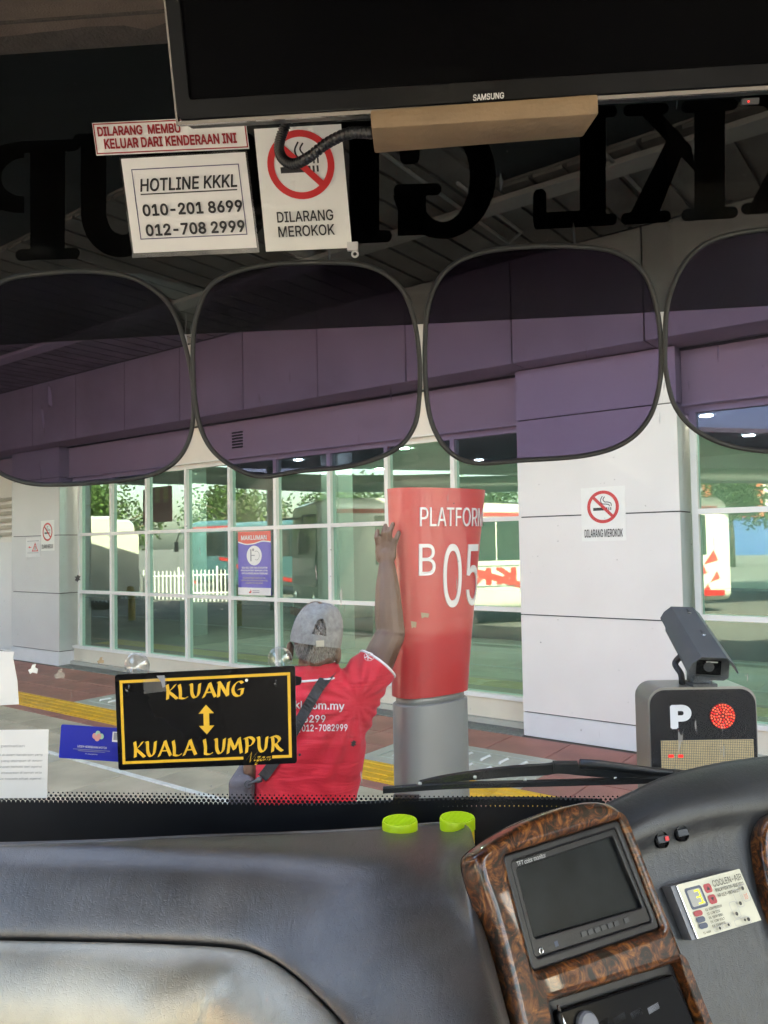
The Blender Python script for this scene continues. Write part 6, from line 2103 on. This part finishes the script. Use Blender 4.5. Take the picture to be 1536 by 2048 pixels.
mk('sensor', *fbox(cpt(*(BLm + uxb * 0.052 + uym * 0.02), 0.006), CU_, CVu, PC.n, -0.003, 0.003, -0.003, 0.003, 0, 0.002), M['btn_navy'], fm)
# radio
rd = empty('car_radio', cpt(*rad[3], 0), 'black car radio with chrome knob below the monitor', 'radio')
v, f = fill2d([rnd(sub(rad, .001, .001, .001, .001), 0.006)], extrude=0.005, bevel=0.002)
auto_smooth(mk('body', [cpt(p.x, p.y, p.z - 0.008) for p in v], f, M['blk_plastic'], rd), 35)
fp_ = sub(rad, .014, .014, .012, .010)
v, f = fill2d([rnd(fp_, 0.006)], extrude=0.004, bevel=0.003, seg=4)
fpl = auto_smooth(mk('front_panel', [cpt(p.x, p.y, p.z + 0.002) for p in v], f, M['tv_frame'], rd), 35)
ds = sub(rad, .075, .045, .020, .058)
mk('display', [cpt(*p, 0.0075) for p in ds] + [cpt(*p, 0.004) for p in ds], [(3, 2, 1, 0), (0, 1, 5, 4), (1, 2, 6, 5), (2, 3, 7, 6), (3, 0, 4, 7)], M['blk_screen'], fpl)
kn = PC.at(1162, 2052) - PC.p
ku, kv = kn.dot(CU_), kn.dot(CVu)
mk('volume_knob', *lathe([(0.017, 0.004), (0.0165, 0.014), (0.014, 0.017), (0.003, 0.0175)], cpt(ku, kv, 0), CU_, CVu, PC.n, 28), M['ctrl_side'], fpl, smooth=False)
for i in range(4):
    o_ = c2(1195 + i * 34, 2046 - i * 10)
    mk('button', *fbox(cpt(*o_, 0.005), CU_, CVu, PC.n, -0.011, 0.011, -0.0035, 0.0035, 0, 0.004), M['ctrl_side'], fpl)
o_ = c2(1303, 2011)
mk('label_plate', *fbox(cpt(*o_, 0.005), CU_, CVu, PC.n, -0.017, 0.017, -0.004, 0.004, 0, 0.0035), M['ctrl_side'], fpl)
o_ = c2(1350, 2008)
mk('socket', *tube([cpt(o_[0] + 0.0038 * math.cos(R(a_)), o_[1] + 0.0038 * math.sin(R(a_)), -0.0005) for a_ in range(0, 360, 30)], 0.0011, 6, closed=True), M['chrome'], rd)
v, f = tube([cpt(*c2(1108, 2010), 0.0065), cpt(*c2(1122, 2050), 0.0065), cpt(*c2(1130, 2080), 0.006)], [0.002, 0.0032, 0.001], 8)
mk('edge_trim', v, f, M['chrome'], fpl, smooth=True)
# rocker switches
for (px, py, lab, redd) in ((1321, 1679, 'round black switch with red tip on the dashboard', True), (1361, 1666, 'round black switch beside the red tipped one', False)):
    o_ = cbv.ray_cast(CAM, ray(px, py).normalized())[0] + PD.n * 0.001
    t = empty('rocker_switch', o_, lab, 'switch', 'round rocker switches')
    mk('bezel_ring', *lathe([(0.0125, -0.004), (0.0125, 0.003), (0.0105, 0.004), (0.0100, 0.001)], o_, DU_, DVu, PD.n, 24), M['tv_frame'], t)
    rc = mk('rocker', *box8([o_ + DU_ * a_ + DVu * b_ + PD.n * c_ for a_, b_, c_ in ((-.0085, -.005, .001), (.0085, -.005, .001), (.0085, .005, .001), (-.0085, .005, .001), (-.008, -.0045, .003), (.008, -.0045, .007), (.008, .0045, .007), (-.008, .0045, .003))]), M['blk_plastic'], t)
    if redd:
        mk('red_tip', *fbox(o_, DU_, DVu, PD.n, .002, .0088, -.003, .003, .0066, .0080), M['ink_red'], rc)
# air-conditioning controller
q = Panel('aircon_controller', (1353, 1770), (1479, 1737.5), (1396, 1878), PD, M['ctrl'], off=0.012, thick=0.002, rad=0.01, label='silver beige air conditioning controller with lit digit 3', cat='controller')
A = q.A
q.step = 0.0002
ac = q.obj
o_ = q.o - q.N * 0.001
mk('casing', *fbox(q.o, q.U, q.V, q.N, -0.075, 0.998, 0.002, A - 0.002, -0.024, -0.0022), M['ctrl_side'], ac)
mk('casing_edge', *fbox(q.o, q.U, q.V, q.N, -0.010, -0.002, 0.01, A - 0.01, -0.0021, 0.001), M['chrome'], ac)
q.put('display_frame', fill2d([rrect(.075, .335, A * .50, A * .90, .03)]), M['btn_navy'])
q.put('display', fill2d([rrect(.105, .305, A * .545, A * .855, .02)]), M['lcd'])
dg = [rect(.205, .275, A * .805, A * .83), rect(.263, .28, A * .71, A * .80), rect(.205, .275, A * .685, A * .71), rect(.263, .28, A * .595, A * .685), rect(.205, .275, A * .57, A * .595), arc(.292, A * .583, .008, 0, 360, 10)]
q.put('lit_digit', join(*[fill2d([d_]) for d_ in dg]), M['led_y'])
q.put('up_button', fill2d([rrect(.36, .475, A * .72, A * .89, .03)]), M['btn_red'])
q.put('down_button', fill2d([rrect(.36, .475, A * .51, A * .68, .03)]), M['btn_red'])
q.put('arrow', join(fill2d([[(.39, A * .77), (.445, A * .77), (.418, A * .84)]]), fill2d([[(.39, A * .63), (.445, A * .63), (.418, A * .56)]])), M['ink'])
for i, mn in enumerate(('btn_red', 'btn_navy', 'btn_navy')):
    q.put('button', fill2d([rrect(.07, .20, A * (.375 - i * .115), A * (.475 - i * .115), .03)]), M[mn])
q.text('COOLEN-AIR', .50, .965, A * .80, A * .92, M['ink'], 0.0)
q.text('MALAYSIA 09-5011021', .50, .955, A * .70, A * .765, M['ink'], 0.012)
q.text('HP 019-9876610', .50, .84, A * .60, A * .665, M['ink'], 0.012)
for i, s_ in enumerate(('E2  COMPRESSOR', 'E3  LOW SIDE', 'E4  HIGH SIDE', 'E5  LOW VOLT', 'E6  CHANGE')):
    q.text(s_, .245, [.50, .44, .46, .46, .445][i], A * (.425 - i * .075), A * (.47 - i * .075), M['ink'], 0.012)
q.text('CL-4088', .08, .19, A * .055, A * .095, M['ink'], 0.012)
def cap_(x0, x1, y0, y1):
    q.put('outline', fill2d([rrect(x0, x1, A * y0, A * y1, .025), rrect(x0 + .005, x1 - .005, A * y0 + .005, A * y1 - .005, .022)]), M['ink_grey'], up=False)
q.layer += 0.0003
for b_ in ((.84, .95, .40, .72), (.72, .82, .33, .66), (.60, .71, .16, .47), (.57, .82, .02, .145), (.24, .37, .035, .125), (.38, .51, .05, .14)):
    cap_(*b_)
for x, y, r_ in ((.895, .65, .022), (.77, .40, .022), (.655, .24, .022), (.79, .09, .022), (.735, .095, .015), (.335, .08, .016), (.475, .095, .016)):
    q.put('knob_hole', fill2d([arc(x, A * y, r_, 0, 360, 16)]), M['ink'], up=False)
q.text('ON OFF', .865, .925, A * .44, A * .54, M['ink_red'])
# jars with lime lids in the gutter behind the dashboard
for px, py, lab in ((799.5, 1640, 'yellow jar with ribbed lime lid, left one behind the dashboard'), (914.5, 1634, 'yellow jar with ribbed lime lid, right one nearer the wood trim')):
    c = at(px, py, 1.315)
    rr = 35.0 / F_PX * 1.315
    t = empty('gel_jar', Vector((c.x, c.y, ZC - 0.64)), lab, 'jar', 'yellow jars with lime lids')
    hz_ = c.z - (ZC - 0.64)
    b0 = Vector((c.x, c.y, ZC - 0.64))
    mk('jar_body', *lathe([(rr * .93, 0.0), (rr * .95, 0.004), (rr * .95, hz_ - 0.014)], b0, EX, EY, EZ, 32), M['yellow_jar'], t, smooth=False)
    lid = auto_smooth(mk('lid', *lathe([(rr, hz_ - 0.018), (rr, hz_ - 0.003), (rr * .96, hz_), (rr * .90, hz_), (rr * .88, hz_ - 0.002)], b0, EX, EY, EZ, 40), M['lime'], t), 35)
    for i in range(11):
        x = -0.82 + i * 0.164
        hw = math.sqrt(max(0, .86 ** 2 - x * x)) * rr
        ra = R(55)
        d1, d2 = Vector((math.cos(ra), math.sin(ra), 0)), Vector((-math.sin(ra), math.cos(ra), 0))
        mk('rib', *fbox(b0 + EZ * (hz_ - 0.002), d1, d2, EZ, x * rr - 0.0011, x * rr + 0.0011, -hw, hw, 0, 0.0022), M['lime'], lid)
# small dark scraps and tape remnants stuck on the windscreen

for i_, (x, y, w_, h_, lab) in enumerate(((148, 1148, 14, 16, 'small dark star chip in the glass before the left pillar'), (700, 1481, 14, 13, 'torn black tape bit on the glass over the red shirt'), (596, 1498, 7, 15, 'narrow black tape bit on the glass right of the board'))):
    lp = [(0.5 + 0.5 * (1.0 if k % 2 else 0.45 + 0.2 * (k % 3)) * math.cos(k * math.pi / 6), 0.5 + 0.5 * (1.0 if k % 2 else 0.4 + 0.2 * (k % 3)) * math.sin(k * math.pi / 6)) for k in range(12)]
    Panel('tape_scrap', (x, y), (x + w_, y), (x, y + h_), WS, M['ink'], off=0.004, thick=0.0006, label=lab, cat='tape scrap', loops=[lp])
for i_, (x, y, w_, h_, lab) in enumerate(((56, 1322, 20, 26, 'pale peeled tape remnant on the glass left of the board'), (108, 1345, 22, 14, 'crumpled clear tape remnant nearer the black board'), (194, 1316, 14, 12, 'tan paper remnant on the glass above the board corner'))):
    lp = [(0.2, 0), (0.45, 0.15), (0.9, 0.05), (1, 0.5), (0.7, 0.65), (0.8, 1.0), (0.4, 0.9), (0.3, 0.55), (0, 0.4)]
    Panel('tape_remnant', (x, y), (x + w_, y), (x, y + h_), WS, M['clear'] if i_ == 1 else M['tape'] if i_ == 2 else M['sticker'], off=0.004, thick=0.0006, label=lab, cat='tape scrap', loops=[lp])
